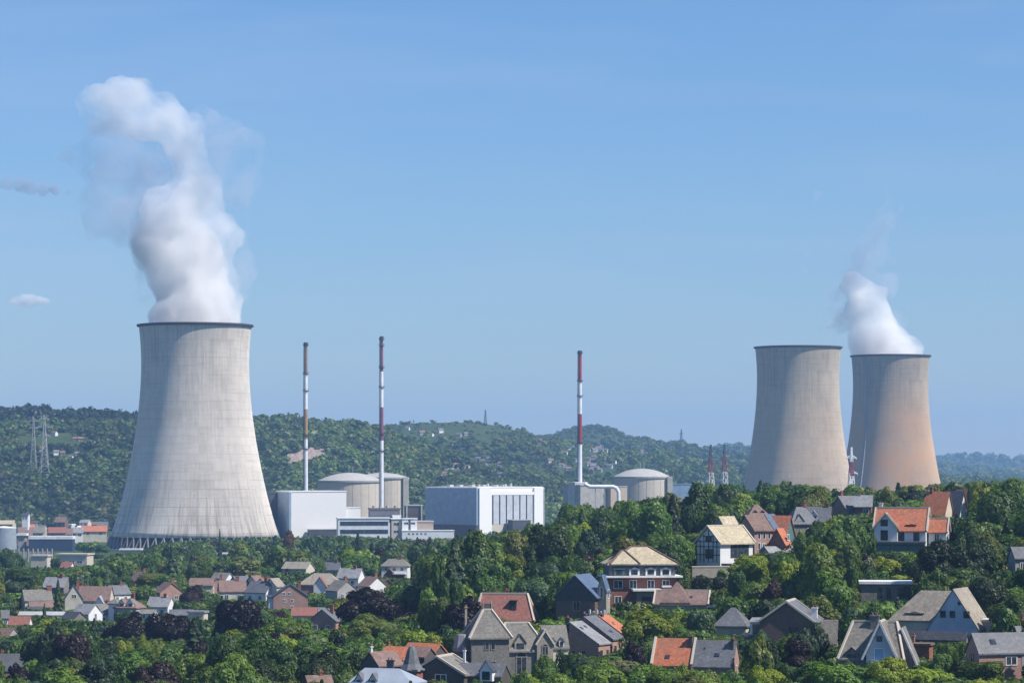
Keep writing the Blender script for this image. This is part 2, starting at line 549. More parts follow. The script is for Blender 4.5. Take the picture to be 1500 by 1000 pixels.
        if kind == 'gy':
            lo = z + h - ov * rh / (w / 2)
            prof = [(x0 - ov, lo), (x, z + h + rh), (x1 + ov, lo), (x1 + ov, lo + t), (x, z + h + rh + t), (x0 - ov, lo + t)]
            vs = [(q[0], y - ov, q[1]) for q in prof] + [(q[0], y + d, q[1]) for q in prof]
            r.add(vs, [(i, (i + 1) % 6, (i + 1) % 6 + 6, i + 6) for i in range(6)] + [(0, 1, 4, 5), (1, 2, 3, 4), (6, 11, 10, 7), (7, 10, 9, 8)])
        else:  # shed
            r.add([(x0 - ov, y - ov, z + h), (x1 + ov, y - ov, z + h), (x1 + ov, y + d, z + h + rh), (x0 - ov, y + d, z + h + rh),
                   (x0 - ov, y - ov, z + h + t), (x1 + ov, y - ov, z + h + t), (x1 + ov, y + d, z + h + rh + t), (x0 - ov, y + d, z + h + rh + t)],
                  [(0, 3, 2, 1), (4, 5, 6, 7), (0, 1, 5, 4), (1, 2, 6, 5), (2, 3, 7, 6), (3, 0, 4, 7)])
        r.build('dormer_roof', M[roof], dm)
        if pane:
            MB().box(x - w * .32, x + w * .32, y - .05, y - .004, z + h * .12, z + h * .88).build('pane', M['glass'], dm)
        return dm

    def skylight(s, x, zf, w=4, l=4):
        """roof window on the front slope of the last block (gx); zf 0 eave .. 1 ridge"""
        cx, cy, W, D, h, rh, kind = s.blk
        k = s.s
        n = Vector((0, -rh, D / 2)).normalized()
        y = cy - D / 2 + zf * D / 2
        c = Vector((cx + x * k, y, h + zf * rh)) + n * (.25 * D / 2 / math.hypot(rh, D / 2) + .0)
        ax, ay = Vector((1, 0, 0)) * w * k / 2, Vector((0, D / 2, rh)).normalized() * l * k / 2
        q = MB()
        vs = [c + i * ax + j * ay + n * e for e in (0, .1) for i, j in ((-1, -1), (1, -1), (1, 1), (-1, 1))]
        q.add(vs, [(0, 3, 2, 1), (4, 5, 6, 7), (0, 1, 5, 4), (1, 2, 6, 5), (2, 3, 7, 6), (3, 0, 4, 7)])
        q.build('skylight', M['glass'], s.rf)


# --- right slope -------------------------------------------------
h = House('villa', 'white villa with orange tile roof, two front gable windows and dark green garage level', 'house', 1322, 810, 660, -17, (1285, 742, 1392, 806), 'the white orange-roofed villa')
h.block(75, 46, 35, 30, 'gx', roof='orange_tile', wall='white_render', caps=2)
h.wins('F', (2, 24), 26, 7, 13, frame='timber_dark')
h.win('F', -24, 26, 8, 13, frame='timber_dark')
h.win('R', 0, 38, 5, 12, frame='timber_dark')
h.block(34, 8, 37, 20, 'gy', cx=-20, cy=-25, roof='orange_tile', caps=2)
h.win('F', -2, 45, 9, 8, frame='timber_dark')
h.win('F', -2, 27, 9, 13, frame='timber_dark')
h.chim(-34, 14, 50, 72, 5, 4, 'white_render')
h.dormer(16, -20, 38, 14, 4, 2, 18, 'timber_dark', 'orange_tile', kind='shed')
h.block(76, 7, 16, 2, 'flat', cx=0, cy=-32, wall='green_paint', roof='grey_stone', ov=1)
h.wins('F', (-22, 4, 26), 7, 18, 11, frame='timber_dark', name='garage_door', pane='green_paint')
h.block(26, 26, 33, 17, 'gx', cx=53, cy=2, roof='orange_tile', caps=2)
h.win('F', -1, 22, 6, 13)
h.win('R', 0, 22, 5, 12, frame='timber_dark')

h = House('orange_roof_house', 'house with big steep orange roof and pale gable among dark trees behind the white villa', 'house', 1374, 775, 750, -32, (1352, 720, 1389, 750), 'the steep orange roof')
h.block(34, 34, 20, 34, 'gx', roof='orange_tile', wall='cream_render'); h.chim(-10, 0, 46, 60, 4, 3)
h = House('slate_roof_house', 'narrow house with grey slate roof and bright white gable beside the steep orange roof', 'house', 1400, 778, 770, -40, (1390, 717, 1415, 756), 'the white gable house')
h.block(26, 22, 28, 30, 'gx', roof='slate', wall='white_render'); h.block(30, 16, 40, 20, 'gx', cx=6, cy=20, roof='orange_tile', wall='white_render')
h.win('R', 0, 28, 4, 8)

h = House('thatched_house', 'large house with mottled thatch-coloured roof, pale front gable tinted shade-blue and eyebrow dormer', 'house', 1385, 924, 520, -24, (1303, 858, 1452, 938), 'the thatched pale-gabled house')
h.block(96, 58, 14, 45, 'hip', cx=-30, cy=10, wall='cream_render', roof='thatch', hl=38, hr=2)
h.dormer(-42, -15, 17, 26, 9, 3, 22, 'timber_dark', 'thatch', kind='shed')
h.block(74, 78, 6, 56, 'gy', cx=22, cy=0, wall='gable_shade_blue', roof='thatch', ov=2)
h.wins('F', (-15, -1), 27, 6, 8, frame='timber_dark'); h.win('F', 20, 27, 7, 8, frame='timber_dark'); h.win('F', 9, 43, 3, 4, frame='timber_dark')
h.block(118, 14, -8, 9, 'gx', cx=-14, cy=-50, wall='grey_stone', roof='dark_slate')
h.wins('R', (0,), -16, 4, 6)
h.block(34, 24, 16, 3, 'flat', cx=72, cy=10, wall='cream_render', roof='white_paint')

h = House('grey_roof_villa', 'villa with pale grey roof, pale front gable tinted shade-blue, balcony door and white bargeboards', 'house', 1285, 975, 460, -14, (1222, 896, 1345, 972), 'the grey-roofed pale-gabled villa')
h.block(92, 70, 8, 56, 'hip', cx=-8, cy=24, wall='grey_stone', roof='stone_slate', hl=16, hr=12, caps=1)
h.dormer(-36, -12, 12, 20, 7, 9, 22, 'stone_slate', 'stone_slate')
h.block(40, 52, 22, 42, 'gy', cx=8, cy=-8, wall='gable_shade_blue', roof='stone_slate', ov=5, caps=2)
h.win('F', -1, 18, 13, 19, frame='white_paint', name='balcony_door', pane='blue_door'); h.win('F', -1, 42, 6, 6, frame='timber_dark')
b = MB()
for sx in (-1, 1): b.bar(((8 + sx * 26) * h.s, -37.8 * h.s, 11.5 * h.s), (8 * h.s, -37.8 * h.s, 66 * h.s), .3)
b.build('bargeboard', M['white_paint'], h.o)
MB().box(-5 * h.s, 19 * h.s, -40 * h.s, -34.2 * h.s, 6 * h.s, 8 * h.s).build('balcony', M['white_paint'], h.o)
h.chim(-6, 20, 46, 72, 13, 8, 'grey_stone')
h.block(40, 50, 6, 48, 'gy', cx=34, cy=38, wall='grey_stone', roof='stone_slate', ov=3)
MB().bar((34 * h.s, 10.6 * h.s, 55 * h.s), (57 * h.s, 10.6 * h.s, 1 * h.s), .3).build('bargeboard', M['white_paint'], h.o)

h = House('brick_shed', 'low orange brick outbuilding between the grey-roofed villa and the dark slate annexe', 'shed', 1349, 968, 478, -20, (1338, 934, 1370, 962), None)
h.block(30, 26, 24, 3, 'flat', wall='brick', roof='brown_tile'); h.chim(-12, 4, 24, 36, 4, 4, 'pink_brick')

h = House('brick_cottage', 'brick cottage with plain grey slate roof and skylight in the bottom right corner', 'house', 1462, 992, 445, 16, (1411, 925, 1500, 990), 'the corner brick cottage')
h.block(82, 46, 38, 26, 'gx', wall='pink_brick', roof='slate'); h.skylight(-14, .55, 9, 9)
h.win('F', 10, 26, 16, 11); h.win('F', 34, 22, 10, 20, name='door'); h.win('L', 0, 30, 7, 10, frame='brick')
h = House('brick_terrace', 'second slate-roofed brick house cut by the right edge behind the corner cottage', 'house', 1506, 992, 470, 16, (1484, 920, 1500, 940), None)
h.block(40, 40, 50, 24, 'gx', wall='brown_brick', roof='slate'); h.chim(-8, 0, 66, 84)

h = House('brown_gable_house', 'dark brick house with broad gable, pale verge and white dormer facing the valley', 'house', 1158, 945, 500, -14, (1100, 880, 1205, 925), 'the dark broad-gabled house')
h.block(78, 80, 36, 28, 'gy', wall='brown_brick', roof='slate', ov=3, caps=2); h.wins('F', (6, 14), 24, 5, 10, frame='brown_brick')
h.dormer(-48, -12, 14, 20, 20, 5, 30, 'white_render', 'pale_slate', kind='shed')
h.block(30, 40, 12, 4, 'flat', cx=-50, cy=6, wall='grey_stone', roof='slate')
h.chim(34, 10, 40, 54, 8, 6, 'white_render')
h = House('side_extension', 'pale grey roofed lean-to between the dark broad gable and the grey-roofed villa', 'shed', 1214, 945, 505, -12, (1205, 912, 1228, 944), None)
h.block(24, 34, 6, 30, 'gx', wall='grey_render', roof='stone_slate')

h = House('flat_roof_house', 'low flat-roofed brick house with white fascia tucked under dark trees', 'house', 1297, 880, 580, -6, (1260, 846, 1335, 878), 'the flat-roofed house')
h.block(72, 46, 26, 4, 'flat', wall='grey_stone', roof='white_paint', ov=3); h.wins('F', (-8, 4, 20), 13, 4, 14, frame='timber_dark'); h.win('F', 29, 15, 10, 14, frame='timber_dark')

h = House('half_timbered_house', 'half-timbered house with tan tile roof and covered veranda above a stone wall', 'house', 1062, 822, 680, 38, (1016, 770, 1096, 830), 'the half-timbered house')
h.block(64, 50, 29, 22, 'gx', wall='white_render', roof='tan_tile', ov=4, caps=2)
h.win('F', 6, 16, 34, 18, frame='timber_dark', name='veranda'); h.wins('L', (-4, 4), 34, 4, 7, frame='timber_dark'); h.win('L', 2, 12, 16, 12, frame='timber_dark'); h.wins('R', (0,), 18, 6, 10, frame='timber_dark')
b = MB()
k = h.s
for zz in (10, 22, 29, 37): b.box((-32.7) * k, -32.1 * k, -(24 if zz < 30 else 12) * k, (24 if zz < 30 else 12) * k, zz * k, (zz + 1.1) * k)
for yy in (-18, -10, 0, 10, 18): b.box(-32.9 * k, -32.15 * k, (yy - .5) * k, (yy + .5) * k, 0, (49 - abs(yy) * .95) * k)
b.build('timber_frame', M['timber_dark'], h.o)
h.block(84, 20, -4, 3, 'flat', cx=2, cy=-48, wall='grey_stone', roof='paving', ov=1); h.wins('F', (-28, -6, 16), -9, 14, 6, frame='grey_stone')
h = House('tan_roof_house', 'small house showing one tan roof slope just behind the half-timbered house', 'house', 1064, 792, 715, 42, (1052, 756, 1078, 771), None)
h.block(30, 26, 18, 17, 'gx', wall='grey_render', roof='tan_tile')
h = House('retaining_wall', 'pale rough stone retaining wall below the half-timbered house', 'wall', 1048, 852, 650, 12, (1014, 830, 1085, 846), None)
MB().box(-36 * h.s, 36 * h.s, -3 * h.s, 3 * h.s, -5, 22 * h.s).build('wall', M['stone'], h.o); MB().box(-36.5 * h.s, 36.5 * h.s, -3.6 * h.s, 3.6 * h.s, 22.02 * h.s, 23.5 * h.s).build('coping', M['concrete_pale'], h.o)

h = House('brown_roof_house', 'tall pink brick house with brown and blue roof right of the half-timbered house', 'house', 1106, 816, 700, 30, (1082, 755, 1125, 808), 'the pink brick house')
h.block(34, 46, 41, 20, 'gx', wall='pink_brick', roof='brown_tile', ov=3); h.wins('F', (-9, 0, 9), 32, 4, 8); h.wins('F', (-9, 9), 17, 4, 9); h.win('F', 0, 14, 5, 13, name='door')
h.win('L', 0, 30, 5, 8, frame='dark_brick')
h.block(16, 47, 41.6, 20.5, 'gx', cx=25.5, wall='pink_brick', roof='blue_slate', ov=2)
h.block(46, 22, 8, 8, 'gx', cx=10, cy=-44, wall='grey_render', roof='pale_slate')

h = House('orange_gable_house', 'house with rounded orange roof, red gable panel and dark green side wall', 'house', 1138, 816, 700, -30, (1118, 755, 1158, 806), 'the orange gable house')
h.block(36, 38, 28, 32, 'gx', wall='green_paint', roof='orange_tile', ov=3, cy=6); h.block(24, 20, 22, 20, 'gy', cx=14, cy=-20, wall='red_tile', roof='orange_tile'); h.win('F', 0, 14, 7, 9, frame='timber_dark')
h.win('R', 2, 30, 6, 8)
h = House('red_hip_house', 'small house with mottled red hipped roof and two dormers at the wood edge', 'house', 1108, 775, 780, 10, (1092, 738, 1124, 757), 'the mottled red roof')
h.block(30, 30, 18, 18, 'hip', wall='brown_brick', roof='pink_tile', hl=12, hr=12); h.dormer(-5, -12, 22, 5, 4, 2, 8, 'brick', 'red_tile'); h.dormer(6, -12, 22, 5, 4, 2, 8, 'brick', 'red_tile')
h = House('slate_villa', 'grey slate hipped house with pale ridge between the orange gable and big trees', 'house', 1172, 800, 730, 16, (1150, 741, 1190, 775), 'the grey slate villa')
h.block(40, 36, 32, 26, 'hip', wall='grey_stone', roof='slate', hl=14, hr=12); h.dormer(-8, -18, 30, 14, 8, 9, 14, 'grey_render', 'slate'); h.win('F', 8, 22, 6, 10); h.chim(8, 0, 54, 64)
h = House('white_dormer_house', 'house with white-framed slate dormer and brick front left of the tallest near tree', 'house', 1200, 792, 745, -14, (1186, 742, 1220, 758), None)
h.block(34, 30, 30, 19, 'gx', wall='pink_brick', roof='slate'); h.dormer(-6, -14, 30, 10, 8, 6, 12, 'white_render', 'pale_slate'); h.chim(12, 0, 46, 54)
h = House('long_slope_house', 'house with long grey roof slope and pink gable on the ridge below the two towers', 'house', 1240, 775, 820, 34, (1222, 728, 1256, 750), 'the long-sloped ridge house')
h.block(30, 46, 24, 24, 'gx', wall='pink_brick', roof='slate'); h.chim(-8, 2, 44, 54)
h = House('red_wall_house', 'small house with red front, white window and slate roof on the ridge', 'house', 1265, 778, 815, -10, (1254, 726, 1281, 752), 'the red-fronted ridge house')
h.block(24, 26, 38, 14, 'gx', wall='brick', roof='pale_slate'); h.win('F', 4, 30, 7, 6); h.win('F', -6, 22, 4, 6); h.chim(-6, 0, 48, 58, mat='pink_brick')

h = House('brick_villa', 'red brick villa with tan hipped roof, mansard dormers and wide white cornice', 'house', 936, 890, 620, 6, (876, 800, 994, 880), 'the red brick villa')
h.block(100, 72, 46, 0, 'flat', wall='brick', roof='white_paint', ov=8)
for u in (-36, -14, 12, 34): h.win('F', u, 36, 9 if u > -30 else 12, 11)
h.wins('F', (-36,), 14, 9, 9); h.wins('R', (-18, 0, 18), 35, 7, 11); h.win('L', 0, 35, 8, 11)
h.block(96, 66, 63, 0, 'flat', z0=48, wall='slate', roof='zinc', ov=3)
for x in (-34, -12, 12, 34): h.dormer(x, -36, 49, 15, 9, 3, 14, 'white_paint' if x != -34 else 'green_paint', 'blue_slate', kind='shed')
h.block(94, 64, 64, 26, 'hip', z0=60, wall=None, roof='tan_tile', ov=6, hl=36, hr=34, caps=3)
h.block(34, 30, 64, 21, 'hip', z0=60, cx=-26, cy=-18, wall=None, roof='tan_tile', ov=5, hl=15, hr=15, caps=3)
h.block(30, 14, 27, 3, 'flat', cx=4, cy=-43, wall='grey_stone', roof='white_paint', ov=6); h.win('F', 0, 9, 13, 18, frame='timber_dark', name='door')
h.block(12, 10, 32, 0, 'flat', cx=34, cy=-42, wall='orange_tile', roof='white_paint', ov=.6)

h = House('slate_hall', 'dark hall with blue slate roof, arched gable window and white stone dormer', 'house', 853, 908, 590, -20, (816, 845, 892, 902), 'the dark slate hall')
h.block(60, 64, 36, 0, 'flat', wall='brown_brick', roof=None); h.win('F', 2, 22, 9, 12, frame='stone', arch=True)
h.block(62, 66, 36.2, 30, 'gy', z0=30, wall='dark_slate', roof='blue_slate', ov=3)
h.dormer(34, 0, 30, 8, 18, 16, 8, 'stone', 'stone'); h.block(14, 18, 44, 22, 'gy', cx=36, cy=-10, wall='stone', roof='blue_slate', ov=1); h.win('F', 0, 42, 4, 14, frame='white_paint'); h.win('R', 0, 40, 5, 12)
b = MB()
for i in range(5): b.box((24 + i * 5.5) * h.s, (26.4 + i * 5.5) * h.s, -42 * h.s, -39.6 * h.s, -14, (18 - i % 2 * 2) * h.s)
b.build('balustrade', M['white_paint'], h.o)

h = House('red_roof_house', 'low house with faded red tile roof, pyramid ridge and white right gable', 'house', 1000, 900, 605, -10, (905, 850, 1046, 893), 'the faded red roof house')
h.block(76, 44, 17, 17, 'gx', wall='grey_render', roof='pink_tile', ov=3, caps=2); h.skylight(-16, .45, 6, 5); h.skylight(14, .5, 4, 4)
h.block(40, 46, 17.4, 31, 'hip', cx=-8, wall=None, roof='pink_tile', hl=19, hr=19, ov=2); h.win('R', 0, 20, 6, 10); h.win('F', 10, 8, 5, 8)
h.block(18, 18, 12, 2, 'flat', cx=44, cy=-6, wall='white_render', roof='white_paint')

def terrace(name, label, px, py, Y, wall, roof, short, rect, w, d, hh, rh, extra):
    h = House(name, label, 'house', px, py, Y, 60, rect, short, 'slate terrace houses')
    h.block(w, d, hh, rh, 'gx', wall=wall, roof=roof, ov=2)
    h.wins('F', (-w * .25, w * .25), hh * .55, 6, 13, frame='stone')
    extra(h)
terrace('terrace_house', 'nearest terrace house with pale slate roof and wide low dormer', 843, 975, 545, 'pink_brick', 'pale_slate', 'the slate terrace', (806, 905, 884, 955), 36, 96, 34, 30,
        lambda h: (h.wins('L', (-16, 6, 24), 18, 6, 11, frame='stone'), h.dormer(4, -30, 40, 16, 5, 2, 16, 'timber_dark', 'pale_slate', kind='shed'), h.chim(-16, 4, 50, 70, 4, 7, 'dark_brick'), h.skylight(-9, .7, 4, 6), h.skylight(6, .75, 4, 6)))
terrace('terrace_house', 'middle terrace house with bluish slate roof, pale verge and pink brick front', 864, 969, 550, 'pink_brick', 'slate', None, (860, 897, 900, 960), 36, 94, 35, 31,
        lambda h: (h.skylight(2, .3, 8, 5), h.chim(-13, 2, 54, 70, 4, 6, 'dark_brick')))
terrace('terrace_house', 'far terrace house with orange tile roof behind two chimneys', 884, 964, 554.5, 'brick', 'orange_tile', 'the orange terrace roof', (878, 896, 908, 926), 30, 96, 31, 31,
        lambda h: (h.chim(-10, -2, 48, 64, 5, 5, 'dark_brick'), h.chim(-4, -18, 36, 50, 4, 4, 'dark_brick')))

for lab, px, py, Y in (('white garden parasol on the terrace right of the thatched house, the nearer one', 1438, 934, 528), ('smaller white garden parasol behind the nearer one by the thatched house', 1452, 926, 545)):
    o = tag(empty('garden_parasol', (wx(px, Y), Y, max(wz(py, Y), h1(wx(px, Y), Y)))), lab, 'parasol', 'garden parasols')
    MB().cyl(.05, .05, -1, 2.9, 8).build('pole', M['galvanised'], o)
    MB().lathe([(1.9, 2.15), (1.9, 2.3), (1.0, 2.7), (.01, 3.0)], 8).build('canopy', M['white_paint'], o)

# --- stone mansion ----------------------------------------------
h = House('stone_mansion', 'large grey stone mansion with square tower, truncated pyramid roof and belvedere', 'mansion', 742, 990, 520, 12, (660, 880, 822, 985), 'the stone mansion')
h.block(56, 56, 56, 42, 'frustum', cx=-30, wall='grey_stone', roof='stone_slate', ov=4, hl=6, hr=6, caps=1); h.wins('F', (-5, 4), 46, 5, 9, frame='stone'); h.wins('F', (4,), 18, 7, 12, frame='stone'); h.wins('L', (0,), 40, 5, 10, frame='stone')
k = h.s
MB().box(-36 * k, -24 * k, -6 * k, 6 * k, 98.2 * k, 107 * k).build('belvedere', M['dark_brick'], h.o)
MB().box(-37 * k, -35.4 * k, -7 * k, -5.4 * k, 98.2 * k, 112 * k).box(-24.6 * k, -23 * k, -7 * k, -5.4 * k, 98.2 * k, 112 * k).build('finial', M['stone'], h.o)
h.block(66, 50, 36, 42, 'hip', cx=22, cy=4, wall='grey_stone', roof='stone_slate', hl=10, hr=22, ov=3, caps=1); h.win('F', -4, 17, 14, 24, frame='stone', arch=True)
h.dormer(16, -22, 40, 17, 11, 11, 20, 'stone', 'stone_slate')
h.block(24, 16, 48, 18, 'gy', cx=52, cy=-18, wall='stone', roof='stone_slate', ov=2, caps=2); h.win('F', 0, 38, 8, 12, frame='stone', arch=True)
h.block(36, 44, 42, 30, 'gx', cx=72, cy=8, wall='cream_render', roof='stone_slate', ov=2); h.dormer(66, -16, 44, 7, 8, 4, 14, 'white_render', 'slate'); h.dormer(79, -16, 44, 7, 8, 4, 14, 'white_render', 'slate')
t = MB().lathe([(15 * k, 38 * k), (15 * k, 44 * k), (10 * k, 62 * k), (.01, 63 * k)], 8, -66 * k, -4 * k).build('turret_roof', M['pale_slate'], h.o)
MB().lathe([(12 * k, -30 * k), (12 * k, 38.5 * k)], 8, -66 * k, -4 * k).build('turret', M['grey_stone'], h.o)
h.chim(-58, 14, 60, 100, 3, 3, 'stone')
h = House('red_mansard_house', 'house with tall red roof, dark roof opening and white right gable behind the stone mansion', 'house', 742, 935, 600, -8, (700, 868, 784, 910), 'the tall red roof')
h.block(82, 46, 26, 40, 'hip', wall='white_render', roof='red_tile', hl=4, hr=10, ov=3, caps=1); h.dormer(12, -16, 36, 9, 20, 1, 16, 'timber_dark', 'timber_dark', kind='shed')
h.chim(0, 4, 62, 70, 5, 3)
b = MB()
for i in range(13): b.box((-36 + i * 5.4) * h.s, (-34.6 + i * 5.4) * h.s, -.1, .1, 66.4 * h.s, 69 * h.s)
b.build('ridge_crest', M['red_tile'], h.rf)

# --- bottom edge ------------------------------------------------
h = House('turret_house', 'dark red brick house with tapered slate turret and grey roof slopes', 'house', 640, 1020, 482, -20, (596, 946, 745, 1000), 'the brick turret house')
k = h.s
h.block(84, 60, 34, 24, 'gy', cx=8, cy=10, wall='dark_brick', roof='stone_slate', ov=3, caps=2); h.win('F', 6, 28, 16, 12)
h.block(26, 26, 40, 0, 'flat', cx=-26, cy=-34, wall='brick', roof='pale_slate', ov=3); h.win('F', 0, 22, 6, 14)
MB().lathe([(19 * k, 41.6 * k), (13 * k, 50 * k), (7 * k, 70 * k), (4.5 * k, 75 * k), (.01, 76 * k)], 8, -26 * k, -34 * k).build('turret_roof', M['slate'], h.o)
h.block(70, 40, 32, 16, 'gx', cx=66, cy=16, wall='dark_brick', roof='slate', ov=2)
h.dormer(82, -14, 26, 19, 16, 14, 16, 'white_render', 'dark_slate')
h.chim(34, 24, 44, 66, 3, 3, 'white_render')
h = House('orange_roof_house', 'house whose sunny orange roof runs down to the right behind the slate turret', 'house', 622, 985, 515, -40, (600, 937, 645, 962), None)
h.block(60, 34, 28, 14, 'gx', wall='dark_brick', roof='orange_tile')
h = House('orange_roof_house', 'orange-roofed house left of the slate turret with brown rear roof', 'house', 585, 990, 505, -34, (560, 950, 610, 972), 'the two-tone orange roof')
h.block(46, 44, 26, 16, 'gx', wall='dark_brick', roof='orange_tile'); h.block(28, 30, 30, 12, 'gx', cx=32, cy=14, wall='dark_brick', roof='pink_tile'); h.chim(-22, 2, 38, 48)
h = House('brown_roof_house', 'house with faded brown-pink roof and dark slate-hung left gable by the turret', 'house', 560, 1005, 490, 30, (524, 955, 590, 985), 'the slate-hung gable house')
h.block(40, 56, 32, 18, 'gx', wall='dark_slate', roof='pink_tile', ov=2); h.win('L', 2, 22, 6, 9, frame='white_paint'); h.chim(-18, 0, 46, 58, 3, 4, 'white_render')
h = House('zinc_roof_house', 'house with light blue-grey metal roof and dark front at the bottom edge', 'house', 568, 1032, 455, -18, (503, 978, 620, 1000), 'the blue-grey metal roof')
h.block(96, 60, 32, 22, 'hip', wall='dark_slate', roof='zinc', hl=12, hr=30, ov=2); h.dormer(-34, -30, 26, 10, 14, 8, 16, 'white_render', 'slate'); h.dormer(-12, -30, 26, 10, 14, 8, 16, 'white_render', 'slate')
h.chim(2, 6, 48, 64, 10, 5, 'dark_slate')
h = House('tile_roof_house', 'low brown tile roof peeping over trees at the bottom edge', 'house', 466, 1016, 470, 20, (444, 990, 488, 1000), None)
h.block(36, 36, 12, 14, 'gx', wall='brown_brick', roof='brown_tile'); h.chim(4, 0, 22, 32, 4, 4)

h = House('semi_detached_house', 'semi-detached house with bright orange roof, pale stepped verges and one skylight', 'house', 990, 998, 500, -17, (955, 935, 1024, 976), 'the orange semi-detached house', 'semi-detached pair')
h.block(58, 52, 26, 36, 'gx', wall='brown_brick', roof='orange_tile', ov=2); h.skylight(-8, .3, 7, 6); h.chim(24, -6, 42, 66, 5, 8, 'dark_brick'); h.win('F', 4, 12, 8, 10)
b = MB()
for sx in (-1, 1): b.bar((sx * 30 * h.s, -27.5 * h.s, 25 * h.s + .3), (sx * 30 * h.s, 0, 63 * h.s + .25), .42)
b.build('verge', M['concrete_pale'], h.o)
h = House('semi_detached_house', 'semi-detached house with plain blue-grey slate roof and orange brick right gable', 'house', 1050, 1000, 485, -17, (1024, 938, 1092, 985), 'the slate semi-detached house', 'semi-detached pair')
h.block(58, 52, 26, 35, 'gx', wall='pink_brick', roof='slate', ov=2); h.skylight(4, .45, 7, 6); h.chim(25, -6, 42, 64, 4, 8, 'dark_brick'); h.skylight(-16, .7, 2, 3); h.win('F', -6, 12, 8, 10); h.win('R', 0, 22, 5, 8)
h.block(50, 24, 4, 2, 'flat', cx=44, cy=-30, wall='grey_render', roof='zinc')
h = House('hip_roof_house', 'house with plain grey hipped roof and tan wall behind the slate semi-detached house', 'house', 1074, 945, 545, -16, (1052, 886, 1098, 928), 'the plain grey hip roof')
h.block(46, 44, 28, 28, 'hip', wall='cream_render', roof='slate', hl=20, hr=20); h.win('R', 0, 16, 5, 9)
h = House('garden_house', 'low dark house with pale path roof at the far right edge under trees', 'house', 1506, 842, 590, 10, (1482, 790, 1500, 830), None)
h.block(50, 30, 26, 14, 'gx', wall='grey_render', roof='slate'); h.win('F', -14, 14, 6, 9)
